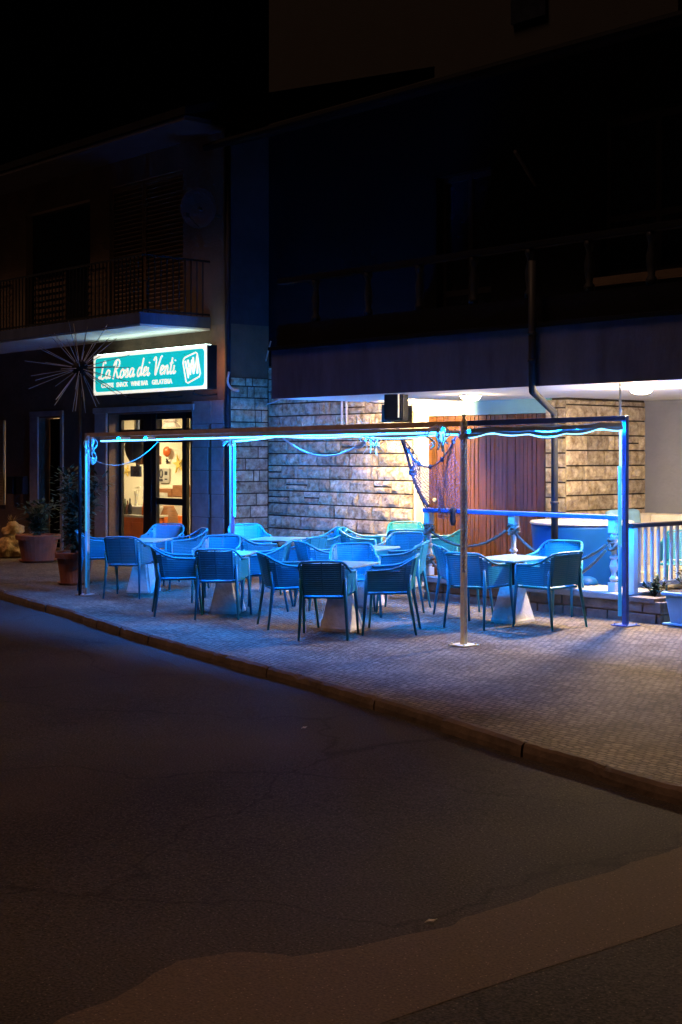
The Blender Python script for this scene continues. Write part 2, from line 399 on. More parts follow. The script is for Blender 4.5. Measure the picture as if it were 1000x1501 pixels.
def stone_courses(m, org, du, W, z0, z1, nrm, ch=.2, seed=1, wmin=.3, wmax=.56):
    """rock-faced blocks laid in courses; org at u=0; every block a relief grid"""
    rnd = random.Random(seed); org = Vector(org); du = Vector(du); nrm = Vector(nrm)
    lay = m.bm.loops.layers.float_color.get('tint') or m.bm.loops.layers.float_color.new('tint')
    J = .0105
    def block(u0, u1, a, b):
        nu = max(3, int((u1-u0)/.045)); nz = max(3, int((b-a)/.045)); g = []
        sd = rnd.random()*99; dep = rnd.uniform(.012, .035); tn = rnd.uniform(.62, 1.12); wr = rnd.uniform(-.06, .05)
        tilt = rnd.uniform(-.015, .015)
        for i in range(nu+1):
            row = []
            for j in range(nz+1):
                fu, fz = i/nu, j/nz
                u = u0+J+(u1-u0-2*J)*fu; z = a+J+(b-a-2*J)*fz
                e = min(fu, 1-fu)*nu; e2 = min(fz, 1-fz)*nz; ed = min(1, min(e, e2))
                h = ed*(dep*.8+.03*noise.noise(Vector((u*7+sd, z*7, sd)))+.018*noise.noise(Vector((u*19, z*19, sd)))+tilt*(fu-.5)*2)
                row.append(m.bm.verts.new(org+du*u+Vector((0, 0, z))+nrm*(.012+max(h, -.004))))
            g.append(row)
        fs = []
        for i in range(nu):
            for j in range(nz): fs.append(m.bm.faces.new((g[i][j], g[i+1][j], g[i+1][j+1], g[i][j+1])))
        # sides back to the bed
        rim = [g[i][0] for i in range(nu+1)]+[g[nu][j] for j in range(1, nz+1)]+[g[i][nz] for i in range(nu-1, -1, -1)]+[g[0][j] for j in range(nz-1, 0, -1)]
        bk = [m.bm.verts.new(v.co-nrm*.03) for v in rim]
        for i in range(len(rim)):
            k = (i+1) % len(rim); fs.append(m.bm.faces.new((rim[i], rim[k], bk[k], bk[i])))
        for f in fs:
            for l in f.loops: l[lay] = (tn, tn*(1-abs(wr)*.3), tn*(1-wr-.02), 1)
    z = z0
    while z < z1-.05:
        h = min(ch*rnd.uniform(.96, 1.04), z1-z); u = 0
        while u < W-1e-3:
            w = rnd.uniform(wmin, wmax)
            if rnd.random() < .12: w = rnd.uniform(.11, .16)
            if W-u-w < .12: w = W-u
            if rnd.random() < .1 and w > .3: block(u, u+w, z, z+h*.5); block(u, u+w, z+h*.5, z+h)
            else: block(u, u+w, z, z+h)
            u += w
        z += h
def mortar(m, a, b):
    vs = m.span(a, b)
    lay = m.bm.loops.layers.float_color.get('tint') or m.bm.loops.layers.float_color.new('tint')
    for v in vs:
        for f in v.link_faces:
            for l in f.loops: l[lay] = (.08, .07, .06, 1)

YL, YW, YD, YB = 13.55, 14.35, 14.65, 12.0      # left house front, stone wall, wooden door, overhang front
XC = PX(336, YL)                                # corner of the left house
XS = PX(605, YW)                                # right end of the stone wall
CZ = 2.62                                       # overhang soffit
YP = 14.6; XP = PX(830, YP); XPL = PX(800, YP); YWW = 16.3
XR = -2.5

# ---------------- right-hand building
RB = empty('apartment_building', (XS, YW, 0), 'dark apartment building with rough stone ground floor, wooden door and jutting upper floor', 'building')
def part(mb, name, m, par=RB, **k):
    o = mb.build(name, m, None, **k)
    o.parent = par; o.matrix_parent_inverse = Matrix.Translation(-Vector(par.location)) if par.parent is None else Matrix.Translation(-Vector(par.parent.location))
    return o
m = MB(); mortar(m, (XC, YW+.012, -.1), (XS, YW+.3, 3.3))
stone_courses(m, (XC, YW, .0), (1, 0, 0), XS-XC, .1, 3.3, (0, -1, 0), seed=3)
part(m, 'stone_wall', 'rough_stone')
m = MB(); m.span((XS+.002, YW+.02, 0), (XS+.03, YD+.1, CZ));
part(m, 'corner_trim', 'white_plaster')
# wooden door of upright boards
m = MB(); x0 = XS+.03; x1 = XPL+.1; n = int((x1-x0)/.075); w = (x1-x0)/n
for i in range(n):
    m.span((x0+i*w+.003, YD+random.uniform(-.006, .006), .05), (x0+(i+1)*w-.003, YD+.05, 2.42), bev=.004)
m.span((x0, YD+.03, .05), (x1, YD+.06, 2.42))
dr = part(m, 'wooden_door', 'wood_door')
m = MB(); q = P(628, 732, YD); m.lathe([(.028, 0), (.03, .02), (.012, .03)], (0, 0, 0), 12)
k = m.build('door_knob', 'steel'); k.parent = dr; k.location = (q.x+.16, YD-.02, q.z); k.rotation_euler = (PI/2, 0, 0)
m = MB(); m.span((x0, YD-.06, 2.424), (x1, YD+.06, CZ+.05)); part(m, 'door_lintel', 'lintel_led_tint')
# pillar wall running back into the recess
m = MB(); mortar(m, (XPL, YP+.012, -.1), (XP-.012, YWW, CZ))
stone_courses(m, (XPL, YP, 0), (1, 0, 0), XP-XPL, .1, CZ-.02, (0, -1, 0), seed=11, wmin=.18, wmax=.3)
stone_courses(m, (XP, YP, 0), (0, 1, 0), YWW-YP, .1, CZ-.02, (1, 0, 0), seed=12, wmin=.35, wmax=.62)
part(m, 'stone_pillar', 'rough_stone')
m = MB(); m.span((XP-.01, YWW, -.1), (XR, YWW+.2, CZ+.1)); part(m, 'recess_wall', 'grey_plaster')
# overhang: soffit slab, parapet front
XB = PX(398, YB)
m = MB(); m.span((XB+.02, YB+.05, CZ), (XR, YWW+.2, CZ+.16)); part(m, 'soffit', 'ceiling_plaster')
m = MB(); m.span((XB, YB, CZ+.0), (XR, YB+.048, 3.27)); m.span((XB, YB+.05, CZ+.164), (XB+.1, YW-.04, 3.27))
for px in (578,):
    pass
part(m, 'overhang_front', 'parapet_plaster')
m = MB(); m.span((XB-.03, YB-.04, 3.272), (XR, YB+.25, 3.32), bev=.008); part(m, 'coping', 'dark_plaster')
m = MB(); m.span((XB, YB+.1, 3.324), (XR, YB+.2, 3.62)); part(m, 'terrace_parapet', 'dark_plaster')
for px in (463, 540, 615, 695, 777, 864, 955):
    m = MB(); x = PX(px, YB+.15)
    m.lathe([(.06, 0), (.06, .06), (.035, .1), (.05, .2), (.055, .3), (.03, .42), (.045, .48), (.055, .5), (.055, .55)], (x, YB+.15, 3.624), 10)
    part(m, 'baluster', 'dark_metal', smooth=True)
m = MB(); m.span((XB, YB+.09, 4.176), (XR, YB+.21, 4.25), bev=.01); part(m, 'terrace_rail', 'dark_plaster')
# upper storey
win = [(P(885, 0, YW).x, P(1012, 0, YW).x, 4.05, 6.05), (-10.9, -9.9, 3.4, 5.7)]
wx0, wx1 = PX(880, YW), PX(1000, YW)+.35
holes = [(wx0, wx1, 4.1, 6.1), (PX(640, YW), PX(720, YW), 3.4, 5.8)]
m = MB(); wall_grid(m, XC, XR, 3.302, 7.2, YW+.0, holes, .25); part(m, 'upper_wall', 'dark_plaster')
for i, h in enumerate(holes):
    m = MB(); n = 2
    for a in range(n+1):
        x = h[0]+(h[1]-h[0])*a/n; m.span((x-.04, YW+.14, h[2]), (x+.04, YW+.2, h[3]))
    for z in (h[2]+.04, h[2]+.75, h[3]-.04): m.span((h[0], YW+.145, z-.04), (h[1], YW+.195, z+.04))
    wf = part(m, 'window', 'return_plaster')
    m = MB(); m.span((h[0], YW+.16, h[2]), (h[1], YW+.17, h[3])); o = part(m, 'pane', 'dark_glass'); o.parent = wf; o.matrix_parent_inverse = Matrix.Identity(4)
    if i == 0:
        m = MB(); m.span((h[0]-.12, YW-.12, h[2]-.1), (h[1]+.12, YW+.045, h[2]-.005), bev=.01); o = part(m, 'sill', 'wall_plaster'); o.parent = wf; o.matrix_parent_inverse = Matrix.Identity(4)
m = MB()
m.prism([(XS-3.4, 13.2, 6.66), (XS-3.4, 13.2, 6.78), (XS-3.4, 18.5, 8.5), (XS-3.4, 18.5, 8.3)], (XR-XS+3.6, 0, 0))
part(m, 'roof', 'roof_tile')
m = MB(); m.tube([(XS-3.4, 13.12, 6.68), (XR, 13.12, 6.68)], .06, 8); part(m, 'gutter', 'dark_plaster')
m = MB(); a = P(755, 222, 13.3); b = P(785, 272, YW+.03)
m.tube([a, b], .025, 6); m.tube([b, b+Vector((0, .05, -.4))], .02, 6); part(m, 'awning_arm', 'return_plaster')
# downpipe
m = MB(); xu = PX(780, YB-.06); lo = P(813, 606, 12.9)
pts = [(xu, YB-.06, 4.0), (xu, YB-.06, CZ-.0), (xu+.0, YB-.05, CZ-.06), (lo.x, 12.88, lo.z+.02), (lo.x, 12.9, lo.z-.06), (lo.x, 12.9, .36)]
m.tube(pts, .042, 10)
for z in (2.9, 3.2, 1.3): m.tube([(xu if z > 2.5 else lo.x, (YB-.06) if z > 2.5 else 12.9, z-.015), (xu if z > 2.5 else lo.x, (YB-.06) if z > 2.5 else 12.9, z+.015)], .052, 10)
part(m, 'downpipe', 'dark_metal', smooth=True)
m = MB()
for z, px in ((2.0, 505), (2.0, 512)): m.tube([(PX(px, YW), YW-.05, 2.2), (PX(px, YW), YW-.05, 3.4)], .02, 6)
part(m, 'conduit', 'pale_rope')

# taller brick house behind
m = MB(); m.span((-24, 19, 0), (-13.5, 26, 13.5)); TB = empty('brick_house', (-19, 19, 0), 'tall brown brick house rising dark behind the other two buildings', 'building')
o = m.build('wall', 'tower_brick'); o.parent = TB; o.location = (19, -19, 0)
m = MB(); m.prism([(-24.4, 18.6, 13.5), (-24.4, 22.5, 15), (-24.4, 26.4, 13.5)], (11.3, 0, 0)); o = m.build('roof', 'roof_tile', TB); o.location = (19, -19, 0)
m = MB(); m.span((-17, 18.93, 9.5), (-16.2, 18.99, 11)); o = m.build('window', 'dark_glass', TB); o.location = (19, -19, 0)

# ---------------- left house
LB = empty('corner_house', (XC, YL, 0), 'old brown house with balcony, shutters and glazed bar doorway under a lit sign', 'building')
XL0 = -40
dj0, dj1 = PX(160, YL), PX(282, YL); dtop = P(222, 605, YL).z
rd0, rd1 = PX(58, YL), PX(90, YL); rtop = P(72, 612, YL).z
sw0, sw1 = PX(-24, YL), PX(8, YL); swt, swb = P(5, 616, YL).z, P(5, 740, YL).z
u0, u1 = PX(160, YL), PX(268, YL); ut = P(214, 262, YL).z
v0, v1 = PX(38, YL), PX(132, YL)
m = MB(); wall_grid(m, XL0, XC, -.2, 3.95, YL, [(dj0, dj1, .11, dtop), (rd0, rd1, .1, rtop), (sw0, sw1, swb, swt)], .3)
a = [m.bm.verts.new(p) for p in ((XC, YL, -.2), (XC, YW+.3, -.2), (XC, YW+.3, 3.95), (XC, YL, 3.95))]; m.bm.faces.new(a)
part(m, 'ground_floor_wall', 'wall_lower', LB)
m = MB(); wall_grid(m, XL0, XC, 3.95, 7.1, YL+.004, [(u0, u1, 4.07, ut), (v0, v1, 4.07, ut-.1)], .2)
a = [m.bm.verts.new(p) for p in ((XC-.002, YL+.004, 3.95), (XC-.002, YW+.3, 3.95), (XC-.002, YW+.3, 7.1), (XC-.002, YL+.004, 7.1))]; fr_ = m.bm.faces.new(a); fr_.material_index = 1  # return face gets a darker plaster: its shade is put into the colour
o = part(m, 'upper_wall', 'wall_plaster', LB); o.data.materials.append(M['return_plaster'])
# stone quoins at the corner and on the return
m = MB(); mortar(m, (XC+.003, YL+.01, 0), (XC+.013, YW-.02, 3.1))
stone_courses(m, (XC+.008, YL, 0), (0, 1, 0), YW-YL-.03, .1, 3.1, (1, 0, 0), seed=21, ch=.19, wmin=.3, wmax=.6)
part(m, 'stone_return', 'rough_stone', LB)
# facing slabs right of the bar door
m = MB(); z = .1; rnd = random.Random(4)
while z < 2.6:
    m.span((dj1+.02, YL-.028, z), (dj1+(XC-dj1)*rnd.uniform(.45, .55)-.004, YL-.002, z+.37), bev=.008); m.span((dj1+(XC-dj1)*.56, YL-.028, z), (XC-.12, YL-.002, z+.37), bev=.008); z += .378
part(m, 'facing_slabs', 'jamb_stone', LB)
m = MB(); m.span((PX(142, YL), YL-.05, .08), (PX(160, YL)-.03, YL-.002, dtop+.02), bev=.01)
m.span((PX(140, YL), YL-.06, dtop+.023), (dj1+.1, YL-.002, dtop+.12), bev=.01); part(m, 'door_surround', 'jamb_stone', LB)
# doorway of the private entrance
m = MB(); m.span((rd0+.02, YL+.22, .1), (rd1-.02, YL+.27, rtop-.02))
for zz in (.35, 1.25): m.span((rd0+.12, YL+.2, zz), (rd1-.12, YL+.219, zz+.75), bev=.01)
o = part(m, 'entrance_door', 'dark_plaster', LB)
m = MB(); m.span((PX(46, YL), YL-.04, .05), (rd0-.01, YL-.002, rtop+.02), bev=.008); m.span((PX(46, YL), YL-.045, rtop+.023), (rd1+.1, YL-.002, rtop+.12), bev=.008); m.span((rd1+.01, YL-.04, .05), (rd1+.1, YL-.002, rtop+.02), bev=.008)
part(m, 'entrance_surround', 'jamb_stone', LB)
def shutter(x0, x1, z0, z1, y, mt, par=LB, step=.055):
    m = MB(); m.span((x0, y-.02, z0), (x0+.05, y+.02, z1)); m.span((x1-.05, y-.02, z0), (x1, y+.02, z1))
    m.span((x0, y-.018, z0), (x1, y+.018, z0+.06)); m.span((x0, y-.018, z1-.06), (x1, y+.018, z1))
    m.span((x0+.01, y+.021, z0+.01), (x1-.01, y+.026, z1-.01))
    z = z0+.085
    while z < z1-.07:
        m.box(((x0+x1)/2, y, z), (x1-x0-.1, .036, .008), Matrix.Rotation(.7, 3, 'X')); z += step
    return part(m, 'shutter', mt, par)
shutter(sw0, (sw0+sw1)/2, swb, swt, YL-.025, 'shutter_pale'); shutter((sw0+sw1)/2+.01, sw1, swb, swt, YL-.025, 'shutter_pale')
um = u0+(u1-u0)*.45
shutter(u0, um-.01, 4.09, ut-.02, YL+.08, 'shutter_brown', step=.075); shutter(um+.01, u1, 4.09, ut-.02, YL+.08, 'shutter_brown', step=.075)
m = MB(); m.span((v0, YL+.15, 4.07), (v1, YL+.17, ut-.1)); part(m, 'balcony_door', 'dark_glass', LB)
# balcony
XBR = PX(308, YL)
bal = MB(); bal.span((XL0, 12.22, 3.87), (XBR, YL-.002, 4.05)); bo = part(bal, 'balcony', 'white_plaster', LB)
def sub(mb, name, mt, par, **k):
    o = mb.build(name, mt, None, **k); o.parent = par; return o
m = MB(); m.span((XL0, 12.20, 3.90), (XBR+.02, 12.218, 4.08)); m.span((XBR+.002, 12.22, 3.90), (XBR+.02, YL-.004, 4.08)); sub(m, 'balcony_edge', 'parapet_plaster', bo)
m = MB(); x = XBR-.02
for z in (4.12, 4.98): m.box((XL0/2+XBR/2, 12.27, z), (XBR-XL0, .03, .03)); m.box((XBR-.02, (12.27+YL)/2, z), (.03, YL-12.27, .03))
x = XBR-.02
while x > -34: m.span((x-.008, 12.262, 4.05), (x+.008, 12.278, 4.98)); x -= .115
y = 12.27
while y < YL-.05: m.span((XBR-.028, y-.008, 4.05), (XBR-.012, y+.008, 4.98)); y += .115
sub(m, 'railing', 'dark_metal', bo)
for pa, pb in ((128, 156), (50, 96), (-30, 18)):
    m = MB(); a, b = PX(pa, 12.3), PX(pb, 12.3)
    for i in range(8): m.box(((a+b)/2, 12.31, 4.14+i*.105), (b-a, .012, .055))
    for xx in (a+.05, b-.05): m.span((xx-.02, 12.318, 4.1), (xx+.02, 12.334, 4.94))
    sub(m, 'slat_screen', 'shutter_brown', bo)
m = MB(); a = PX(219, 12.4)
for i in range(5): m.tube([(XBR-.75+i*.13, 12.5, 4.1), (XBR-.75+i*.13, 12.5, 4.6)], .012, 6)
m.tube([(XBR-.8, 12.5, 4.62), (XBR-.15, 12.5, 4.62)], .014, 6); m.tube([(XBR-.8, 12.5, 4.3), (XBR-.15, 12.5, 4.3)], .014, 6)
tag(m.build('drying_rack', 'dark_metal'), 'small metal drying rack standing behind the balcony railing', 'drying rack')
m = MB(); m.prism([(XL0, 12.6, 7.1), (XL0, 12.6, 7.22), (XL0, 18, 8.8), (XL0, 18, 8.6)], (XC-XL0+.15, 0, 0)); part(m, 'roof', 'roof_tile', LB)
m = MB(); m.span((XL0, 12.62, 7.02), (XC+.1, YL-.002, 7.095)); part(m, 'eaves', 'return_plaster', LB)
m = MB(); x = PX(337, YL-.1)
m.tube([(XC+.07, YL-.08, .1), (XC+.07, YL-.08, 7.0)], .05, 10); part(m, 'downpipe', 'dark_metal', LB, smooth=True)
# satellite dish
dsh = empty('satellite_dish', (0, 0, 0), 'round grey satellite dish on the wall above the balcony', 'satellite dish')
q = P(291, 305, 13.1); dsh.location = q
m = MB(); m.lathe([(0.01, -.055), (.12, -.05), (.22, -.03), (.31, 0), (.315, .006), (.31, .008), (.22, -.022), (.12, -.042), (.01, -.047)], (0, 0, 0), 28)
d = m.build('dish', 'return_plaster', dsh, smooth=True); d.rotation_euler = (math.radians(98), 0, math.radians(30))
m = MB(); m.tube([(0, 0, 0), (0, YL-13.1, -.1)], .02, 6); m.tube([(0, .0, -.3), (.12, -.3, -.15)], .01, 6); m.span((.09, -.34, -.19), (.15, -.28, -.13)); m.build('mast_arm', 'dark_metal', dsh)
# letter boxes, cables
for i, px in enumerate((19, 33)):
    q = P(px, 711, YL-.08); m = MB(); m.box((0, 0, 0), (.26, .14, .34), bev=.015); m.box((0, -.072, .09), (.2, .01, .03))
    o = m.build('letter_box', 'black_plastic'); o.location = q; tag(o, ['dark letter box on the wall, nearer the pale shutter', 'dark letter box on the wall, nearer the entrance door'][i], 'letter box', 'letter boxes on the wall')
m = MB()
m.tube(smooth_path([P(397, 500, YW-.05), P(385, 545, YW-.06), P(372, 572, YW-.07), P(373, 588, YW-.07), P(392, 592, YW-.06), P(410, 586, YW-.05)]), .012, 5)
tag(m.build('cable', 'pale_rope'), 'thin pale cable looping down the dark stone wall', 'cable')
m = MB(); m.tube(smooth_path([P(336, 545, YL-.14), P(334, 560, YL-.15), P(340, 570, YL-.12), P(350, 573, YL-.1)]), .02, 6)
tag(m.build('pipe_elbow', 'pale_rope'), 'short pale pipe elbow sticking out beside the downpipe', 'pipe')

# bar doorway: frame, glass
YG = YL+.24
bd = empty('bar_door', (dj0, YG, .11)); bd.parent = LB; bd.matrix_parent_inverse = Matrix.Translation(-Vector(LB.location))
def bpart(mb, name, mt, **k):
    o = mb.build(name, mt, None, **k); o.parent = bd; o.matrix_parent_inverse = Matrix.Translation(-Vector(bd.location)); return o
m = MB()
def bar(pa, pb, ya, yb, yy=0):
    a, b = P(pa, ya, YG), P(pb, yb, YG); m.span((a.x, YG-.03-yy, max(.11, min(a.z, b.z))), (b.x, YG+.03, max(a.z, b.z)), bev=.004)
zb = 900
bar(168, 180, 600, zb); bar(213, 224, 606, zb, .01); bar(225.5, 232, 606, zb, .02); bar(270, 276, 606, zb, .012); bar(281, 286, 600, zb)
bar(170, 284, 603, 613, -.004); bar(180, 281, 630, 648, .006)
bar(232, 270, 729.5, 741, .004); bar(180, 213, 788, 796, -.002); bar(232, 270, 786, 800, -.003)
bpart(m, 'door_frame', 'black_frame')
m = MB(); a, b = P(170, 606, YG), P(284, 800, YG); m.span((a.x, YG-.004, .12), (b.x, YG+.004, a.z)); bpart(m, 'door_pane', 'door_glass')
m = MB(); q = P(228, 720, YG); m.tube([(q.x, YG-.09, .9), (q.x, YG-.09, 1.35)], .014, 8); bpart(m, 'door_handle', 'dark_metal')

# ---------------- bar interior
IR = empty('bar_room'); IR.parent = LB; IR.matrix_parent_inverse = Matrix.Identity(4)
IR.location = (0, 0, 0); LBi = Matrix.Translation(-Vector(LB.location)); IR.matrix_parent_inverse = LBi
YI = 17.3; XI0, XI1 = -29, XC-.35
def ip(mb, name, mt, **k): return mb.build(name, mt, IR, **k)
m = MB(); m.span((XI0, YI, .1), (XI1, YI+.1, 2.95)); m.span((XI0-.1, YL+.31, .1), (XI0, YI, 2.95)); m.span((XI1, YL+.31, .1), (XI1+.1, YI+.1, 2.95)); ip(m, 'room_wall', 'inner_wall')
m = MB(); m.span((XI0, YL+.0, .0), (XI1, YI, .109)); ip(m, 'room_floor', 'inner_floor')
m = MB(); m.span((XI0, YL+.31, 2.95), (XI1, YI, 3.05)); ip(m, 'room_ceiling', 'inner_wall')
for i, (x, y) in enumerate(((-20.6, 15.0), (-23.2, 15.6), (-25.8, 15.6))):
    cl = empty('ceiling_panel', (x, y, 2.9), 'lit flat lamp on the bar ceiling, ' + ['nearest the doorway', 'in the middle of the room', 'deepest in the room'][i], 'lamp', 'lamps on the bar ceiling')
    m = MB(); m.box((0, 0, .03), (.68, .68, .04), bev=.01); m.build('lamp_frame', 'white_paint', cl)
    m = MB(); m.box((0, 0, .0), (.6, .6, .02)); m.build('diffuser', 'lamp_inner', cl)
def inner(name, lab, cat, Y, pts=None): pass
# counter with orange front
ct = empty('bar_counter', (0, 0, 0), 'bar counter with orange front and pale top, seen through the left door pane', 'counter')
c0, c1 = P(170, 757, 15.0), P(213, 757, 15.0)
ct.location = (c0.x, 15.0, .11)
m = MB(); m.span((-1.2, 0, 0), (c1.x-c0.x, .6, c0.z-.11), bev=.01)
for i in range(6): m.span((-1.1+i*.42, -.012, .08), (-1.1+i*.42+.38, -.001, c0.z-.2), bev=.006)
m.build('counter_front', 'orange_front', ct)
m = MB(); m.span((-1.25, -.06, c0.z-.108), (c1.x-c0.x+.05, .65, c0.z-.06), bev=.01); m.build('counter_top', 'counter_top', ct)
m = MB(); m.span((-1.0, .1, c0.z-.058), (c1.x-c0.x-.1, .5, c0.z+.1), bev=.02); m.build('display_case', 'paper', ct)
c2, c3 = P(232, 760, 15.4), P(241, 757, 15.4)
m = MB(); m.span((c2.x, 15.4, .11), (c3.x, 15.9, c3.z), bev=.01); o = m.build('side_cabinet', 'orange_front'); tag(o, 'low orange cabinet behind the right door leaf', 'cabinet')
for i, (px, hh, mt) in enumerate(((181, .30, 'leaf'), (184.5, .27, 'wood_brown'), (188, .31, 'dark_glass'), (208, .25, 'orange_front'), (211, .29, 'leaf'))):
    q = P(px, 757, 14.98); m = MB(); m.lathe([(.034, 0), (.037, .02), (.037, hh*.55), (.015, hh*.72), (.013, hh*.95), (.016, hh)], (0, 0, 0), 12)
    o = m.build('bottle', mt, smooth=True); o.location = (q.x, 15.02, c0.z+.052); tag(o, ['green bottle at the left end of the bar counter', 'brown bottle on the bar counter, second from its left end', 'black bottle on the bar counter, left of the beer tap', 'orange bottle on the bar counter, right of the beer tap', 'green bottle at the right end of the bar counter'][i], 'bottle', 'bottles on the bar counter')
# starfish & ornaments on the back wall
def on_wall(px, py, Y=YI-.03): return P(px, py, Y)
def starfish(px, py, R, mt, lab, rot=0.2, n=5):
    q = on_wall(px, py); m = MB(); pts = []
    for i in range(2*n):
        r = R if i % 2 == 0 else R*.27; a = PI/2+rot+i*PI/n; pts.append((r*math.cos(a), 0, r*math.sin(a)))
    m.prism(pts, (0, -.03, 0)); o = m.build('starfish', mt); o.location = q; tag(o, lab, 'starfish')
starfish(262, 680, .21, 'starfish_skin', 'large yellow starfish hung on the cream bar wall')
starfish(246, 676, .06, 'ink', 'tiny dark starfish hung on the cream bar wall', .5)
starfish(187, 690, .13, 'starfish_skin', 'yellowish starfish on the bar wall behind the left pane', .9)
q = on_wall(248, 662); m = MB(); m.lathe([(.02, 0), (.09, .02), (.12, .06), (.09, .1), (.02, .12)], (0, 0, 0), 9); o = m.build('sea_shell', 'orange_front', smooth=True); o.location = q; o.rotation_euler = (PI/2, .3, 0); tag(o, 'orange shell ornament on the cream bar wall', 'ornament')
# notice with 0
fr = empty('wall_notice', on_wall(241, 697), 'grey notice board with a large 0 on the cream bar wall', 'notice')
m = MB(); m.box((0, 0, 0), (.29*1.3, .02, .31), bev=.003); m.build('board', 'paper', fr)
m = MB(); m.tube([(.055*math.cos(a)-.1, -.014, .085*math.sin(a)+.04) for a in [2*PI*i/16 for i in range(17)]], .016, 5); m.box((-.1, -.012, -.1), (.12, .006, .05)); m.box((.08, -.012, .05), (.1, .006, .08)); m.box((.08, -.012, -.08), (.1, .006, .03)); m.build('print', 'ink', fr)
# wooden shelf with boxes, right pane
q0, q1 = P(232, 716, 16.6), P(269, 730, 16.6)
m = MB(); m.span((q0.x-.6, 16.6, q1.z-.05), (q1.x+.6, 17.1, q1.z)); m.span((q0.x-.55, 16.65, .11), (q1.x+.55, 17.1, q1.z-.05)); tag(m.build('sideboard', 'counter_top'), 'pale sideboard against the bar wall carrying wooden boxes', 'sideboard')
for pa, pb, pt, mt, lab in ((253, 268, 711, 'wood_brown', 'tall brown wooden box on the sideboard'), (233, 252, 716, 'wood_brown', 'low brown wooden box on the sideboard beneath the notice'), (239, 249, 722, 'paper', 'small white carton in front of the low wooden box')):
    a = P(pa, pt, 16.75); b = P(pb, pt, 16.75); y0 = 16.62 if mt == 'paper' else 16.75
    m = MB(); m.span((a.x, y0, q1.z+.001), (b.x, y0+(.08 if mt == 'paper' else .2), a.z), bev=.006)
    if mt != 'paper': m.span((a.x+.02, y0-.012, q1.z+.03), (b.x-.02, y0-.001, a.z-.03), bev=.003)
    tag(m.build('box', mt), lab, 'box')
# dark wicker jar and pale panel low right
q = P(247, 783, 15.6); m = MB(); m.lathe([(.12, 0), (.17, .1), (.21, .35), (.19, .6), (.12, .74), (.11, .78)], (q.x, q.y, .11), 18); tag(m.build('floor_jar', 'wood_brown', smooth=True), 'dark brown bulging jar standing on the bar floor', 'jar')
# hanging dark lamp and gear, left pane
q = P(198, 655, 14.9)
hl = empty('hanging_basket', (q.x, q.y, q.z), 'dark wicker basket lamp hanging inside the bar window', 'lamp')
m = MB(); m.lathe([(.05, .2), (.16, .14), (.21, 0), (.17, -.16), (.1, -.28), (.09, -.3)], (0, 0, 0), 16); m.build('shade', 'wood_brown', hl, smooth=True).data.materials[0] = M['black_plastic']
m = MB(); m.tube([(0, 0, .2), (0, 0, 2.95-q.z)], .012, 6); m.build('cord', 'black_plastic', hl)
a, b = P(200, 668, 15.3), P(213, 681, 15.3); m = MB(); m.span((a.x, 15.3, b.z), (b.x+.2, 15.55, a.z), bev=.02)
for i in range(4): m.span((a.x+.05+i*.1, 15.285, b.z+.03), (a.x+.11+i*.1, 15.299, a.z-.05))
m.span((a.x+.1, 15.5, a.z), (a.x+.18, 15.55, 2.95)); tag(m.build('speaker_box', 'wood_brown'), 'brown slatted box hung from the bar ceiling', 'box')
a, b = P(191, 683, 15.6), P(205, 699, 15.6); m = MB(); m.span((a.x, 15.6, b.z), (b.x, 15.65, a.z), bev=.01); m.span((a.x+.12, 15.652, b.z+.1), (a.x+.2, 15.7, 2.95)); tag(m.build('screen', 'screen_dark'), 'dark square screen hung over the orange counter', 'screen')
q = P(200, 718, 15.2); m = MB(); m.lathe([(.07, 0), (.07, .04), (.03, .06), (.03, .42), (.05, .44), (.05, .5), (.02, .52)], (q.x, q.y, P(200, 757, 15.2).z-.06+.05), 12); m.tube([(q.x-.02, q.y, q.z+.04), (q.x+.14, q.y, q.z+.06)], .014, 6); tag(m.build('beer_tap', 'steel', smooth=True), 'tall metal beer tap on the orange counter', 'tap')
a = P(205, 612, 14.7); b = P(218, 632, 14.7); m = MB(); m.span((a.x, 14.7, b.z), (b.x, 15.0, 2.95)); m.span((a.x-.25, 14.75, b.z-.12), (b.x, 14.98, b.z), bev=.05); tag(m.build('air_duct', 'dark_plaster'), 'dark grey boxed duct below the bar ceiling', 'duct')
q = P(250, 626, 16.4); m = MB(); m.lathe([(.22, 0), (.12, .1), (.16, .11), (.07, .22), (.1, .23), (.01, .4)], (q.x, q.y, q.z), 7)
m.tube([(q.x, q.y, q.z+.4), (q.x, q.y, 2.95)], .006, 5); tag(m.build('hanging_ornament', 'jamb_stone'), 'grey tiered ornament hanging high inside the bar', 'ornament')

# ------------------------------------------------------------------ illuminated sign
YS = 13.08
sl, sr = P(137, 524, YS), P(303, 505, YS); sbt = P(303, 570, YS).z; stp = sr.z
SW, SH = sr.x-sl.x, stp-sbt; SD = .2
sg = empty('shop_sign', (sl.x, YS, sbt), 'lit teal sign reading La Rosa dei Venti above the bar doorway', 'sign')
m = MB(); m.span((0, .012, 0), (SW, SD, SH), bev=.006); m.build('sign_box', 'black_frame', sg)
def rrect(x0, x1, z0, z1, r, n=6):
    pts = []
    for cx, cz, a0 in ((x1-r, z1-r, 0), (x0+r, z1-r, PI/2), (x0+r, z0+r, PI), (x1-r, z0+r, 3*PI/2)):
        for i in range(n+1): a = a0+PI/2*i/n; pts.append((cx+r*math.cos(a), cz+r*math.sin(a)))
    return pts
m = MB(); m.span((0.003, 0.004, .003), (SW-.003, .011, SH-.003)); m.build('sign_border', 'sign_white', sg)
m = MB(); m.span((.08, .03, SH+.002), (SW-.06, .13, SH+.012)); m.build('added_top_glow', 'added_spill', sg)  # added strip, out of sight, brightens the balcony underside
m = MB(); m.span((SW-.16, SD+.004, .04), (SW-.08, SD+.02, SH-.04)); m.build('added_back_glow', 'added_backglow', sg)  # added strip, out of sight, warms the wall beside the sign
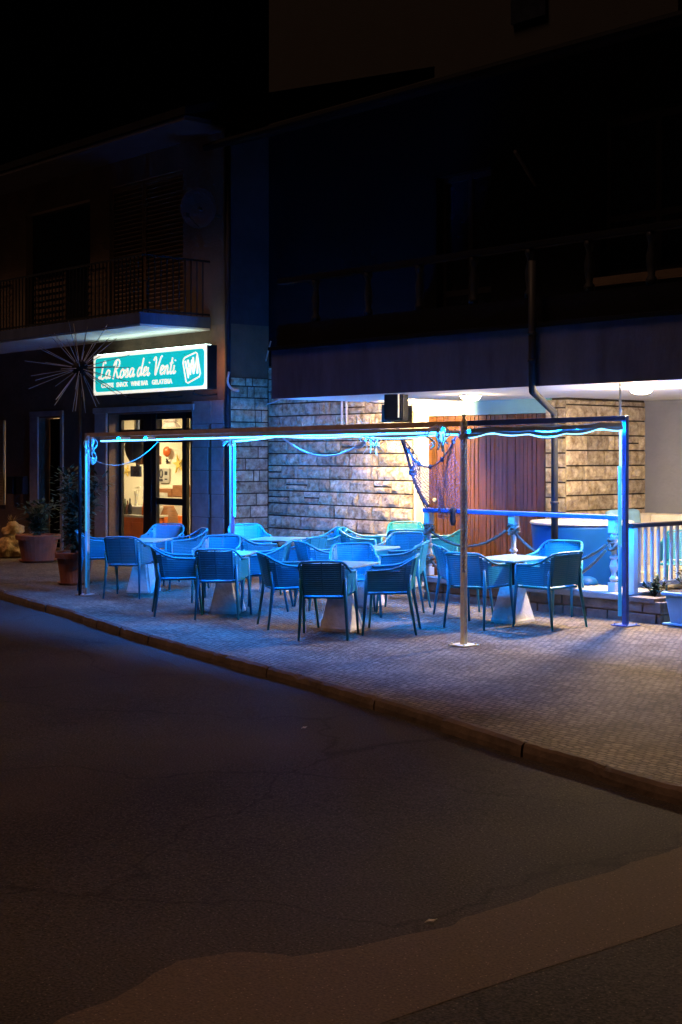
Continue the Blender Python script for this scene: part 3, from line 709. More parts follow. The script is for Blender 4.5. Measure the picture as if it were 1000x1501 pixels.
m = MB(); m.prism([(x, 0.003, z) for x, z in rrect(.065, SW-.065, .055, SH-.055, .07)], (0, -.004, 0)); m.build('sign_panel', 'sign_teal', sg)
GL = {
 'L': (1.15, [[(.95, 1.75), (.78, 2.05), (.5, 1.85), (.42, 1.2), (.3, .35), (.02, .02), (-.12, .2), (.15, .25), (.6, 0), (1.05, .2)]]),
 'a': (1.0, [[(.72, .85), (.45, 1), (.12, .6), (.18, .1), (.45, .08), (.72, .55), (.78, .95), (.74, .25), (.88, .05), (1.08, .3)]]),
 'R': (1.35, [[(.4, 1.9), (.32, 1.0), (.12, -.1)], [(-.05, 1.45), (.2, 1.95), (.75, 2.1), (1.05, 1.7), (.8, 1.2), (.4, 1.02), (.7, .6), (1.0, .02), (1.35, .2)]]),
 'o': (.95, [[(.45, 1), (.12, .6), (.22, .05), (.6, .1), (.74, .6), (.45, 1), (.62, .8), (1.0, .85)]]),
 's': (.85, [[(0, .2), (.42, 1.0), (.56, .6), (.5, .1), (.2, .08), (.55, .05), (.85, .3)]]),
 'd': (1.1, [[(.72, .85), (.4, 1), (.1, .55), (.2, .05), (.55, .2), (.82, 1.2), (.92, 2.05), (.8, 1), (.8, .15), (1.1, .25)]]),
 'e': (.8, [[(0, .4), (.5, .6), (.55, .95), (.25, .95), (.1, .5), (.3, .05), (.8, .3)]]),
 'i': (.5, [[(.1, .95), (.1, .2), (.28, .05), (.5, .3)], [(.17, 1.4), (.2, 1.52)]]),
 'V': (1.3, [[(-.05, 1.65), (.2, 2.0), (.4, 1.75), (.48, .6), (.55, 0), (.9, 1.0), (1.2, 1.95), (1.45, 2.05)]]),
 'n': (.9, [[(.02, .95), (.1, .6), (.08, 0)], [(.08, .4), (.35, .95), (.55, .8), (.55, .2), (.7, .05), (.92, .3)]]),
 't': (.65, [[(.3, 1.8), (.2, .8), (.2, .2), (.4, .05), (.65, .3)], [(-.05, 1.15), (.5, 1.25)]]),
 ' ': (.5, []),
}
def script(text, x, z, h, y, r):
    m = MB(); s = h/2.05
    tot = sum(GL[c][0] for c in text); cx = x
    for c in text:
        w, st = GL[c]
        for p in st:
            pts = [(cx+(a+b*.22)*s*.86, y, z+b*s) for a, b in p]
            pts = smooth_path(pts, 4) if len(pts) > 2 else pts
            m.tube(pts, r, 6)
        cx += w*s*.86
    return m, cx
m, ex = script('La Rosa dei Venti', 0, 0, .30, 0, .02); m.bm.free()
sx = (SW*.735-.16)/ex
m, ex = script('La Rosa dei Venti', 0, 0, .30, 0, .0165)
for v in m.bm.verts: v.co.x = v.co.x*sx+.2; v.co.z = v.co.z*1.0+.275+.0*v.co.x; v.co.y = v.co.y*.25-.006
m.build('sign_lettering', 'sign_letter', sg)
def text_mesh(txt, size, bold=.0):
    cu = bpy.data.curves.new('txt', 'FONT'); cu.body = txt; cu.size = size; cu.offset = bold; cu.extrude = .002; cu.resolution_u = 2
    o = bpy.data.objects.new('txt', cu); COL.objects.link(o)
    dg = bpy.context.evaluated_depsgraph_get(); dg.update()
    me = bpy.data.meshes.new_from_object(o.evaluated_get(dg)); bpy.data.objects.remove(o); return me
x = .2
for wd, px0, px1 in (('COFFEE', 149, 167), ('SNACK', 171, 188), ('WINE BAR', 192.5, 217.5), ('GELATERIA', 223, 253)):
    me = text_mesh(wd, .1, .003)
    me.materials.append(M['sign_letter'])
    xa = PX(px0, YS)-sl.x; xb = PX(px1, YS)-sl.x; w0 = max(v.co.x for v in me.vertices)
    for v in me.vertices: v.co = Vector((v.co.x*(xb-xa)/w0, -v.co.z, v.co.y*1.05))
    o = bpy.data.objects.new('sign_words', me); COL.objects.link(o); o.parent = sg; o.location = (xa, -.006, .125)
# emblem: tilted rounded card with a wind-rose figure
def card(pts, r):
    m = MB(); m.tube([(a, -.006, b) for a, b in pts+[pts[0]]], r, 6); return m
ea, eb = PX(268, YS)-sl.x, PX(295, YS)-sl.x; ew = eb-ea
c_ = [(.06, .77), (.14, .84), (.72, .97), (.8, .93), (.97, .3), (.92, .2), (.3, .02), (.2, .06), (.03, .68)]
m = card([(ea+u*ew, .1+w*.5) for u, w in c_], .012)
for st in ([(.16, .72), (.34, .2), (.42, .62)], [(.3, .75), (.46, .3), (.52, .72), (.62, .3)], [(.58, .82), (.66, .4), (.8, .86), (.82, .3)], [(.4, .52), (.62, .56)], [(.22, .5), (.3, .44)]):
    m.tube([(ea+u*ew, -.006, .1+w*.5) for u, w in st], .019, 6)
m.build('emblem', 'sign_letter', sg)
for px in (182, 228, 278):
    m = MB(); x = PX(px, YS)-sl.x
    m.tube([(x, .1, 0), (x, .06, -.06), (x+.1, .2, -.09), (x+.12, YL-YS-.02, -.06)], .014, 6); m.build('bracket', 'dark_metal', sg)

# ------------------------------------------------------------------ lit frame (pergola)
pl, pf, pr, pb = G(128, 872), G(680, 946), G(917, 917), G(340, 855)
tl, tf, tr, tb = ZTOP(pl, 128, 635), ZTOP(pf, 680, 617), ZTOP(pr, 917, 609), ZTOP(pb, 340, 631)
PG = empty('pergola_frame', pf, 'slim metal pergola frame with glowing blue LED strips over the tables', 'pergola')
def pg(mb, name, mt, **k):
    o = mb.build(name, mt, None, **k); o.parent = PG; o.matrix_parent_inverse = Matrix.Translation(-Vector(pf)); return o
tops = {}
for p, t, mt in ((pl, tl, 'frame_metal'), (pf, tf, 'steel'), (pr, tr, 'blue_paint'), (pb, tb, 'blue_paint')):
    m = MB(); m.span((p.x-.025, p.y-.025, p.z), (p.x+.025, p.y+.025, t), bev=.004); pg(m, 'pole', mt)
    m = MB(); m.box((p.x, p.y, p.z+.006), (.22, .22, .012), bev=.003)
    for a in (-1, 1):
        for b in (-1, 1): m.lathe([(.011, 0), (.011, .012)], (p.x+a*.08, p.y+b*.08, p.z+.012), 6)
    pg(m, 'base_plate', mt)
def beam(a, za, b, zb, mt, hh=.052):
    a = Vector((a.x, a.y, za-hh/2)); b = Vector((b.x, b.y, zb-hh/2)); d = b-a
    m = MB(); m.box((a+b)/2, (d.length-.062, .05, hh), d.to_track_quat('X', 'Z').to_matrix(), bev=.003); pg(m, 'beam', mt)
    return a, b
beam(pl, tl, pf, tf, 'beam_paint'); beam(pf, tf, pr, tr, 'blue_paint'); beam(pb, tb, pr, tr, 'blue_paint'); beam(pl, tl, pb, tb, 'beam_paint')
# LED tubes: emitting strips under the beams, drooping tape where it came loose
def led(path, w=.012, mt='led_light'):
    # clear lens the eye sees, and the flat tape above it that throws its light downwards
    m = MB(); m.tube([Vector(p)-Vector((0, 0, .041)) for p in path], w*1.0, 6); pg(m, 'led_lens', 'led_core', smooth=True)
    if abs((Vector(path[-1])-Vector(path[0])).normalized().z) > .7: return
    m = MB(); pv = None
    for i, p in enumerate(path):
        d = Vector(path[min(i+1, len(path)-1)])-Vector(path[max(i-1, 0)]); u = Vector((-d.y, d.x, 0)).normalized()*w*1.25
        c = [m.bm.verts.new(Vector(p)+u), m.bm.verts.new(Vector(p)-u), m.bm.verts.new(Vector(p)-u+Vector((0, 0, .004))), m.bm.verts.new(Vector(p)+u+Vector((0, 0, .004)))]
        if pv: m.bm.faces.new((pv[0], pv[1], c[1], c[0]))
        if pv:
            for k in (1, 2, 3): m.bm.faces.new((pv[k], pv[(k+1) % 4], c[(k+1) % 4], c[k]))
        pv = c
    for sgn in (1, -1):  # side lips added to keep the LED light off the road
        if sgn == 1: ml = MB()
        pv = None
        for i, p in enumerate(path):
            d = Vector(path[min(i+1, len(path)-1)])-Vector(path[max(i-1, 0)]); u = Vector((-d.y, d.x, 0)).normalized()*w*1.7*sgn
            c = [ml.bm.verts.new(Vector(p)+u+Vector((0, 0, z_))+u*e) for z_, e in ((.008, 0), (-.034, 0), (-.034, .12), (.008, .12))]
            if pv:
                for k in range(4): ml.bm.faces.new((pv[k], pv[(k+1) % 4], c[(k+1) % 4], c[k]))
            pv = c
    pg(ml, 'led_channel', 'frame_metal')
    o = pg(m, 'led_strip', 'led_light')
    o.data.materials.append(M['black_frame'])
    for f in o.data.polygons:
        f.material_index = 0 if f.normal.z < -.5 else 1
def along(a, za, b, zb, s0, s1, dz=-.075, n=24, wob=.0):
    A = Vector((a.x, a.y, za+dz)); B = Vector((b.x, b.y, zb+dz)); out = []
    for i in range(n+1):
        s = s0+(s1-s0)*i/n; q = A.lerp(B, s)
        q.z += wob*math.sin(s*9.0)*.7-abs(wob)*abs(math.sin(s*14+1)); out.append(q)
    return out
led(along(pb, tb, pr, tr, .0, .99, -.085, 40, .03))
led(along(pf, tf, pr, tr, .03, .97, -.08, 20, .012))
led(along(pf, tf, pr, tr, .02, .98, -.105, 26, .03), .008)
led(along(pl, tl, pf, tf, .28, .96, -.068, 14), .013)
led(along(pl, tl, pf, tf, .05, .11, -.07, 4), .012); led(along(pl, tl, pf, tf, .155, .2, -.07, 4), .012); led(along(pl, tl, pf, tf, .235, .28, -.07, 4), .012); 
led([Vector((pr.x-.042, pr.y-.03, tr-.1)), Vector((pr.x-.042, pr.y-.03, 1.75))], .012)
# dim tubes along the poles
for p, t, dx in ((pl, tl, .042), (pb, tb, .02), (pr, tr, -.042)):
    z1 = t-.1 if p is not pr else 1.74
    m = MB(); m.tube([(p.x+dx, p.y-.042, p.z+.85), (p.x+dx, p.y-.042, z1)], .013 if p is not pr else .02, 8); pg(m, 'led_strip', 'led_tube', smooth=True)
    m = MB(); m.tube([(p.x+dx, p.y-.042, p.z+.1), (p.x+dx, p.y-.042, p.z+.848)], .013 if p is not pr else .02, 8); pg(m, 'led_strip', 'led_dim', smooth=True)
for (x, y, z0, z1, r_) in ((pb.x+.0, pb.y+.045, 1.0, 2.0, .009), (pr.x, pr.y+.045, 1.0, tr-.1, .0035)):  # the right pole's bare tube is added, hidden, to light the fence
    m = MB(); m.tube([(x, y, z0), (x, y, z1)], r_, 6); pg(m, 'led_strip', 'led_light', smooth=True)
led(along(pl, tl, pb, tb, .1, .9, -.07, 6), .008)
# hang rods from the overhang
for px, Y in ((584, YB+.2), (909, YB+.2)):
    x = PX(px, Y); zb_ = P(px, 612, Y).z
    m = MB(); m.tube([(x, Y, CZ+.002), (x, Y, zb_)], .012, 6); pg(m, 'hang_rod', 'steel')
# twisted rope wound on the front pole
m = MB(); cxr, cyr = pf.x+.66*.05, pf.y-.035
for ph in (0, PI):
    pts = [(cxr+.011*math.cos(i*.8+ph), cyr+.011*math.sin(i*.8+ph), .72+i*.011) for i in range(140)]
    m.tube(pts, .010, 5)
pts = [(pf.x+.047*math.cos(i*.5), pf.y+.047*math.sin(i*.5), 2.02+i*.001) for i in range(40)]
m.tube(pts, .011, 5); tag(m.build('pole_rope', 'pale_rope', smooth=True), 'pale rope wound round the front pergola pole', 'rope')

# ribbons and knots tied to beam corners
def knot(p, n, L, mt, lab, seed, spread=.16, name='ribbon_bunch'):
    r = random.Random(seed); m = MB()
    for i in range(n):
        a = r.uniform(0, 2*PI); s = r.uniform(.2, 1)*spread
        e = Vector((math.cos(a)*s, math.sin(a)*s, -r.uniform(.4, 1)*L))
        m.tube(smooth_path([Vector((e.x*.4, e.y*.4, .03)), Vector((e.x*1.3, e.y*1.3, e.z*.35)), Vector((e.x*.6, e.y*.6, e.z*.7)), e], 4), [.012*r.uniform(.7, 1.3)]*13, 5, flat=.5)
    o = m.build(name, mt, smooth=True); o.location = p; tag(o, lab, 'ribbon'); return o
bx = lambda s: Vector((pl.x+(pf.x-pl.x)*s, pl.y+(pf.y-pl.y)*s, tl+(tf-tl)*s-.06))
knot(bx(.012)+Vector((0, -.01, 0)), 12, .26, 'pale_rope', 'bunch of pale cord tails on the left pergola corner', 1, .09)
knot(Vector((pb.x, pb.y, tb-.06)), 14, .2, 'pale_rope', 'bunch of pale cord tails at the rear left pergola pole', 2, .2)
knot(bx(.955), 9, .26, 'pale_rope', 'bunch of pale cord tails beside the front pergola pole', 3, .14)
q = P(547, 632, 12.2); knot(q, 14, .32, 'pale_rope', 'clump of pale shells and cord under the pergola', 5, .16)
q = P(136, 672, pl.y+.1)
m = MB(); m.tube([(0, 0, .16), (0, 0, .03)], .004, 5); m.lathe([(.005, .05), (.03, .03), (.038, 0), (.028, -.04), (.005, -.06)], (0, 0, -.03), 10)
m.prism([(.02, 0, -.02), (.09, .0, .03), (.06, 0, -.06)], (0, .012, 0)); o = m.build('bird_ornament', 'white_paint'); o.location = q; tag(o, 'small white bird ornament hanging by the left pergola pole', 'ornament')
# slack strings
m = MB(); m.tube(sag(P(410, 637, 12.0), P(530, 650, 12.0), .22), .013, 5); m.tube(sag(P(522, 655, 12.0), P(534, 648, 12.0), .02, 4), .03, 6); tag(m.build('slack_rope', 'pale_rope', smooth=True), 'pale slack rope drooping before the lit stone wall', 'rope')
m = MB(); m.tube(sag(P(130, 669, pl.y), P(238, 641, pl.y+.1), .22), .006, 5); tag(m.build('slack_string', 'pale_rope'), 'thin string drooping across the bar doorway', 'rope')

# fishing net
def net(corners, nu, nv, r, lab, drop, seed, mt='net_cord'):
    a, b, c, d = [Vector(p) for p in corners]     # top-left, top-right, bottom-left, bottom-right
    rnd = random.Random(seed); gridp = []
    for j in range(nv+1):
        row = []
        for i in range(nu+1):
            u, v = i/nu, j/nv
            q = a.lerp(b, u).lerp(c.lerp(d, u), v)
            q.z -= drop*4*u*(1-u)*(1-v*.7)
            q += Vector((.05*math.sin(u*17+v*3), .10*math.sin(u*11+v*5), 0))*min(1, v*3)
            row.append(q)
        gridp.append(row)
    m = MB()
    for i in range(nu+1):
        m.tube([gridp[j][i]+Vector((.012*(1 if (j+i) % 2 else -1), 0, 0)) for j in range(nv+1)], r, 3, False)
    for j in range(nv+1):
        m.tube([gridp[j][i] for i in range(nu+1)], r*(3.2 if j in (0,) else 1), 3 if j else 5, False)
    for i in range(0, nu+1, 5):
        q = gridp[0][i]; m.lathe([(.005, -.03), (.022, -.02), (.022, .02), (.005, .03)], q, 6)
    o = m.build('fishing_net', mt); tag(o, lab, 'net')
ta = P(584, 630, 12.25); tbx = P(660, 645, pf.y+2.2)
net([P(583, 628, 12.3), P(668, 640, 12.1), P(630, 742, 12.66), P(679, 747, 12.66)], 26, 26, .0035, 'dark blue fishing net draped from the pergola to the railing', .42, 4)
m = MB(); m.tube(smooth_path([P(583, 627, 12.28), P(596, 665, 12.4), P(606, 700, 12.5), P(617, 725, 12.6), P(628, 743, 12.62)]), .02, 6); m.lathe([(.01, -.05), (.05, -.02), (.05, .02), (.01, .05)], P(605, 693, 12.45), 8)
tag(m.build('net_rope', 'net_cord', smooth=True), 'thick dark rope with a float along the edge of the fishing net', 'rope')

# wall speaker hung at the end of the soffit
q = P(581, 595, 12.35); m = MB(); m.box((0, 0, 0), (.27, .24, .38), Matrix.Rotation(.5, 3, 'Z'), bev=.05); m.tube([(0, 0, .17), (0, 0, CZ+.02-q.z)], .03, 6)
sp = empty('loudspeaker', q, 'black loudspeaker hung under the overhang beside the stone wall', 'loudspeaker')
m.build('cabinet', 'black_plastic', sp)
m = MB(); m.box((0, 0, 0), (.21, .012, .31), bev=.004); o = m.build('grille', 'dark_metal', sp); o.rotation_euler = (0, 0, .5); o.location = Matrix.Rotation(.5, 3, 'Z') @ Vector((0, -.125, 0))
m = MB(); m.tube(sag(P(592, 579, 12.5), P(520, 578, YW-.05), .12), .01, 5); m.tube(sag(P(594, 585, 12.5), P(598, 604, 12.7), .05), .008, 5); tag(m.build('speaker_cable', 'black_plastic'), 'black cables slung beside the hanging loudspeaker', 'cable')

# ceiling lamps under the overhang
for i, px in enumerate((690, 940)):
    yl = YB+1.0; x = PX(px, yl)
    cl = empty('ceiling_light', (x, yl, CZ), 'round warm ceiling lamp under the overhang ' + ['in front of the wooden door', 'above the white wall'][i], 'lamp', 'ceiling lamps under the overhang')
    m = MB(); m.lathe([(.15, -.003), (.15, -.018), (.14, -.022), (.12, -.022)], (0, 0, 0), 24); m.build('lamp_rim', 'white_paint', cl, smooth=False)
    m = MB(); m.lathe([(.12, -.023), (.118, -.04), (.1, -.06), (.07, -.074), (.04, -.08), (.004, -.082)], (0, 0, 0), 24); m.build('diffuser', ['lamp_warm', 'lamp_warm_dim'][i], cl, smooth=True)

q = P(576, 604, 13.3)  # added bulb, kept out of sight, that brightens the stone wall
hb = empty('added_bulb', (q.x, q.y, CZ), 'added warm bulb with shading plates, hidden behind the loudspeaker to light the stone wall', 'lamp')
m = MB(); m.lathe([(.05, -.002), (.05, -.02), (.02, -.03)], (0, 0, 0), 12); m.tube([(0, 0, -.02), (0, 0, q.z-CZ+.08)], .006, 6); m.lathe([(.02, 0), (.022, .05), (.012, .06)], (0, 0, q.z-CZ+.042), 10); m.build('bulb_holder', 'black_frame', hb)
m = MB(); bmesh.ops.create_uvsphere(m.bm, u_segments=16, v_segments=10, radius=.048); o = m.build('bulb', 'added_bulb_glow', hb, smooth=True); o.location = (0, 0, q.z-CZ)
m = MB(); zz = q.z-CZ; m.span((-.126, -.09, zz-.14), (-.12, .075, zz+.1)); m.span((-.119, -.09, zz-.14), (.12, -.084, zz+.1)); m.span((-.119, -.083, zz+.094), (.12, .04, zz+.1)); m.span((.06, -.083, zz-.14), (.066, .30, zz+.093)); m.build('light_shield', 'black_frame', hb)  # plates added to cut the bulb's light off return, door and street

# ------------------------------------------------------------------ starburst on a post
q = G(126, 872); zc = ZTOP(q, 126, 540)
sb = empty('starburst_sculpture', (q.x, q.y-.09, q.z), 'metal starburst of thin spikes on a tall post above the pergola corner', 'sculpture')
m = MB(); m.tube([(0, 0, 0), (0, 0, zc-q.z)], .022, 8); m.build('post', 'dark_metal', sb, smooth=True)
m = MB(); bmesh.ops.create_icosphere(m.bm, subdivisions=3, radius=.11)
for v in m.bm.verts: v.co *= 1+.08*noise.noise(v.co*40)
o = m.build('hub', 'dark_metal', sb, smooth=True); o.location = (0, 0, zc-q.z)
rnd = random.Random(12); n = 46
for i in range(n):
    zz = 1-2*(i+.5)/n; a = i*2.39996+.3; rr = math.sqrt(1-zz*zz); d = Vector((rr*math.cos(a), rr*math.sin(a), zz))
    d = (d+Vector((rnd.uniform(-.12, .12), rnd.uniform(-.12, .12), rnd.uniform(-.12, .12)))).normalized()
    Ls = rnd.uniform(.46, .66); m = MB(); m.tube([d*.07, d*(.07+Ls*.5), d*(.07+Ls)], [.006, .005, .004], 5)
    o = m.build('spike', 'spike_grey', sb); o.location = (0, 0, zc-q.z)

# ------------------------------------------------------------------ chairs
def make_chair():
    root = empty('armchair')
    hw, yb = .265, -.235
    plan = []                                    # (x, y) along the U and the top height there
    for s in (1, -1):
        seq = [(.275, .21, .655), (.272, .12, .66), (.268, .02, .665), (.262, -.06, .675), (.255, -.12, .70), (.243, -.17, .735), (.222, -.207, .77), (.19, -.228, .79), (.12, -.238, .795), (0, -.243, .797)]
        if s == 1: plan += [(x, y, z) for x, y, z in seq]
        else: plan += [(-x, y, z) for x, y, z in reversed(seq[:-1])]
    def at(i, z):
        x, y, t = plan[i]; k = max(0, z-.44)
        back = min(1, max(0, (-y-.05)/.17))
        return Vector((x*(1+.10*k), y-.20*k*back, z))
    n = len(plan); m = MB(); th = .013
    def inward(i):
        x, y, _ = plan[i]; v = Vector((-x, .05-y, 0)) if y < -.15 else Vector((-x, 0, 0)); return v.normalized()*th
    def strip(z0, z1):
        runs = []; cur = []
        for i in range(n):
            if plan[i][2] > z1-.002: cur.append(i)
            else:
                if len(cur) > 1: runs.append(cur)
                cur = []
        if len(cur) > 1: runs.append(cur)
        for run in runs:
            prev = None
            for i in run:
                o0, o1 = at(i, z0), at(i, z1); w = inward(i)
                ring = [m.bm.verts.new(p) for p in (o0, o1, o1+w, o0+w)]
                if prev:
                    for k in range(4): m.bm.faces.new((prev[k], prev[(k+1) % 4], ring[(k+1) % 4], ring[k]))
                else: m.bm.faces.new(ring)
                prev = ring
            m.bm.faces.new(prev[::-1])
    z = .452
    while z < .79:
        strip(z, z+.0191); z += .0206
    for i in (0, 5, 7, 9, 11, 13, 18):            # upright ribs
        a, b = at(i, .45), at(i, plan[i][2]); w = inward(i)*.5
        m.tube([a+w, b+w], .009 if i not in (7, 11) else .012, 5)
    bo = m.build('backrest', 'chair_plastic', root)
    m = MB(); pts = [at(i, plan[i][2]+.004)+inward(i)*.5 for i in range(n)]
    m.tube(smooth_path(pts, 3), .0165, 8, flat=.8); m.build('arm_rail', 'chair_plastic', root, smooth=True)
    # seat: dished slab
    m = MB(); N = 8; top = []; bot = []
    for i in range(N+1):
        ra, rb = [], []
        for j in range(N+1):
            u, v = i/N*2-1, j/N*2-1
            wx = .225+.02*v; x = u*wx; y = v*.225+.01
            e = max(abs(u), abs(v)); zt = .448-.014*(1-u*u)*(1-v*v)-(.012 if e > .99 else 0)-(.012*max(0, v-.6))
            ra.append(m.bm.verts.new((x, y, zt))); rb.append(m.bm.verts.new((x*.985, y*.985, .415)))
        top.append(ra); bot.append(rb)
    for g in (top, bot):
        for i in range(N):
            for j in range(N): m.bm.faces.new((g[i][j], g[i+1][j], g[i+1][j+1], g[i][j+1]))
    per = [(i, 0) for i in range(N)]+[(N, j) for j in range(N)]+[(i, N) for i in range(N, 0, -1)]+[(0, j) for j in range(N, 0, -1)]
    for k in range(len(per)):
        a, b = per[k], per[(k+1) % len(per)]
        m.bm.faces.new((top[a[0]][a[1]], top[b[0]][b[1]], bot[b[0]][b[1]], bot[a[0]][a[1]]))
    m.build('seat', 'chair_plastic', root, smooth=True)
    for s in (1, -1):
        m = MB(); m.tube([(s*.278, .205, .66), (s*.272, .215, .44), (s*.287, .255, 0)], [.016, .019, .012], 8); m.tube([(s*.22, .2, .43), (s*.272, .212, .435)], .014, 6); m.build('leg', 'chair_plastic', root, smooth=True)
        m = MB(); m.tube([(s*.232, -.245, .62), (s*.226, -.225, .44), (s*.25, -.295, 0)], [.013, .02, .012], 8); m.build('leg', 'chair_plastic', root, smooth=True)
    return root
CH = make_chair()
GROUP = 'blue armchairs around the terrace tables'
pre = 'blue plastic armchair '
chairs = [
 (146, 862, 80, 'left of the leftmost table, touching the left pergola pole'),
 (191, 874, 14, 'with its back to the street at the leftmost table'),
 (241, 851, -172, 'behind the leftmost table, in front of the bar doorway'),
 (271, 861, -105, 'right of the leftmost table, its back to the rear pole'),
 (262, 899, 80, 'left of the second table from the left, turned right'),
 (326, 904, 8, 'with slatted back to the street at the second table from the left'),
 (321, 880, -172, 'behind the second table from the left, facing the street'),
 (390, 893, -85, 'right of the second table from the left, half hidden'),
 (424, 917, 74, 'left of the front middle table, turned right'),
 (480, 933, 8, 'nearest the street, slatted back to the kerb at the front middle table'),
 (572, 926, -82, 'right of the front middle table, seen side on'),
 (520, 902, 178, 'behind the front middle table, facing the street'),
 (372, 871, 60, 'left of the small rear left table, beside the rear pergola pole'),
 (366, 853, 165, 'behind the rear left table, nearest the blue lit wall corner'),
 (440, 879, -60, 'right of the rear left table, arm curved towards it'),
 (473, 862, -110, 'against the lit stone wall between the two rear tables'),
 (476, 890, 68, 'left of the rear middle table'),
 (534, 861, 100, 'turned sideways in front of the bright stone wall'),
 (590, 894, -78, 'right of the rear middle table, seen from its side'),
 (588, 876, -155, 'behind the rear middle table at its right corner'),
 (598, 862, 4, 'with its back to the street by the white wall corner'),
 (597, 0, 180, 'against the white wall corner, facing the street'),
 (650, 861, -75, 'behind the fishing net, in front of the wooden door'),
 (702, 917, 38, 'left of the right hand table, behind the front pergola pole'),
 (681, 903, 80, 'half hidden behind the front pergola pole'),
 (806, 918, -36, 'right of the right hand table, slatted back to the street'),
 (815, 899, -150, 'behind the right hand table, below the drooping railing rope'),
 (1003, 0, 200, 'behind the white picket fence at the right edge'),
]
for i, (px, py, phi, lab) in enumerate(chairs):
    o = CH if i == 0 else copy_tree(CH)
    if py: p = G(px, py)
    elif px == 597: x = PX(597, 13.92); p = Vector((x, 13.92, gz(13.92)))
    else: x = PX(px, 14.6); p = Vector((x, 14.6, gz(14.6)))
    stand(o, p, facing(phi)); tag(o, pre+lab, 'chair', GROUP)

# ------------------------------------------------------------------ tables
def make_table():
    root = empty('cafe_table')
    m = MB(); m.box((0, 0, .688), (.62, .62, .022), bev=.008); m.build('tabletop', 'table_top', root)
    m = MB(); m.span((-.032, -.032, .39), (.032, .032, .677)); m.box((0, 0, .672), (.3, .3, .008)); m.build('column', 'dark_metal', root)
    m = MB(); m.lathe([(.255, 0), (.255, .03), (.245, .05), (.15, .385), (.13, .4), (.05, .402)], (0, 0, 0), 4, rot=PI/4)
    bmesh.ops.bevel(m.bm, geom=[e for e in m.bm.edges if abs((e.verts[0].co-e.verts[1].co).z) > .015], offset=.025, segments=3, affect='EDGES')
    m.build('base', 'concrete_base', root)
    return root
TB_ = make_table()
tabs = [(211, 867, 30, 'leftmost white topped square cafe table on a pale tapered base'),
 (334, 897, 38, 'second white topped cafe table from the left along the kerb side'),
 (501, 922, 20, 'front middle white topped cafe table nearest the street'),
 (752, 911, 0, 'right hand white topped cafe table in front of the railing'),
 (405, 866, 25, 'rear left white topped cafe table beside the blue lit wall corner'),
 (537, 887, 15, 'rear middle white topped cafe table in front of the lit stone wall'),
 (599, 0, 0, 'rearmost white topped cafe table by the white wall corner')]
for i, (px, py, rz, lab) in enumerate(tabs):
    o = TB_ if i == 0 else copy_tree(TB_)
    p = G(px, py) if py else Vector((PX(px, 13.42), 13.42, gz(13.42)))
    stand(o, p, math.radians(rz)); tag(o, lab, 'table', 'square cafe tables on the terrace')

# ------------------------------------------------------------------ ledge, railing, fence
YF = 12.5; LX0, LX1 = PX(622, YF), PX(970, YF); LZ = .345
LG = empty('stone_ledge', (LX0, YF, 0), 'low dark stone ledge with pale top carrying the blue railing', 'ledge')
def lg(mb, name, mt, **k):
    o = mb.build(name, mt, None, **k); o.parent = LG; o.matrix_parent_inverse = Matrix.Translation(-Vector(LG.location)); return o
m = MB(); rnd = random.Random(8)
m.span((LX0+.02, YF+.02, -.1), (LX1-.45, 13.2, LZ-.07)); m.span((LX1-.45, YF+.02, -.1), (LX1-.02, 15.6, LZ-.08))
def face_blocks(o, du, W, nrm):
    u = 0; o = Vector(o); du = Vector(du); nrm = Vector(nrm)
    for row in range(2):
        u = 0
        while u < W-.02:
            w = min(rnd.uniform(.28, .5), W-u); d = rnd.uniform(.0, .014)
            c = o+du*(u+w/2)+Vector((0, 0, .03+row*.135+.065))-nrm*(-d/2)
            sz = Vector([abs(a)*(w-.012)+abs(b)*(.04+d) for a, b in zip(du, nrm)]); sz.z = .124
            m.box(c, sz, bev=.012); u += w
face_blocks((LX0, YF+.02, 0), (1, 0, 0), LX1-LX0, (0, -1, 0)); face_blocks((LX1-.02, YF+.02, 0), (0, 1, 0), 2.6, (1, 0, 0))
lg(m, 'ledge_wall', 'ledge_stone')
m = MB(); x = LX0-.02
while x < LX1-.45:
    w = min(.8, LX1-.44-x); m.span((x+.004, YF-.03, LZ-.068), (x+w-.004, 13.22, LZ), bev=.01); x += w
lg(m, 'ledge_top', 'ledge_top')
m = MB(); m.span((LX1-.435, YF-.02, LZ-.078), (LX1-.08, YF+.16, LZ-.015), bev=.012); m.span((LX1-.16, YF+.165, LZ-.078), (LX1+.01, 15.4, LZ-.015), bev=.012); lg(m, 'planter_rim', 'ledge_stone')
m = MB(); m.span((LX1-.43, YF+.17, LZ-.079), (LX1-.17, 15.4, LZ-.05)); lg(m, 'planting_bed', 'soil')
YRL = 12.68
RL = empty('railing', (PX(628, YRL), YRL, LZ), 'blue handrail on three turned white posts along the ledge', 'railing')
def rl(mb, name, mt, **k):
    o = mb.build(name, mt, None, **k); o.parent = RL; o.matrix_parent_inverse = Matrix.Translation(-Vector(RL.location)); return o
rz_ = 1.19
m = MB(); m.span((PX(624, YRL), YRL-.06, rz_-.05), (PX(908, YRL), YRL+.06, rz_), bev=.01); rl(m, 'handrail', 'blue_paint')
posts = []
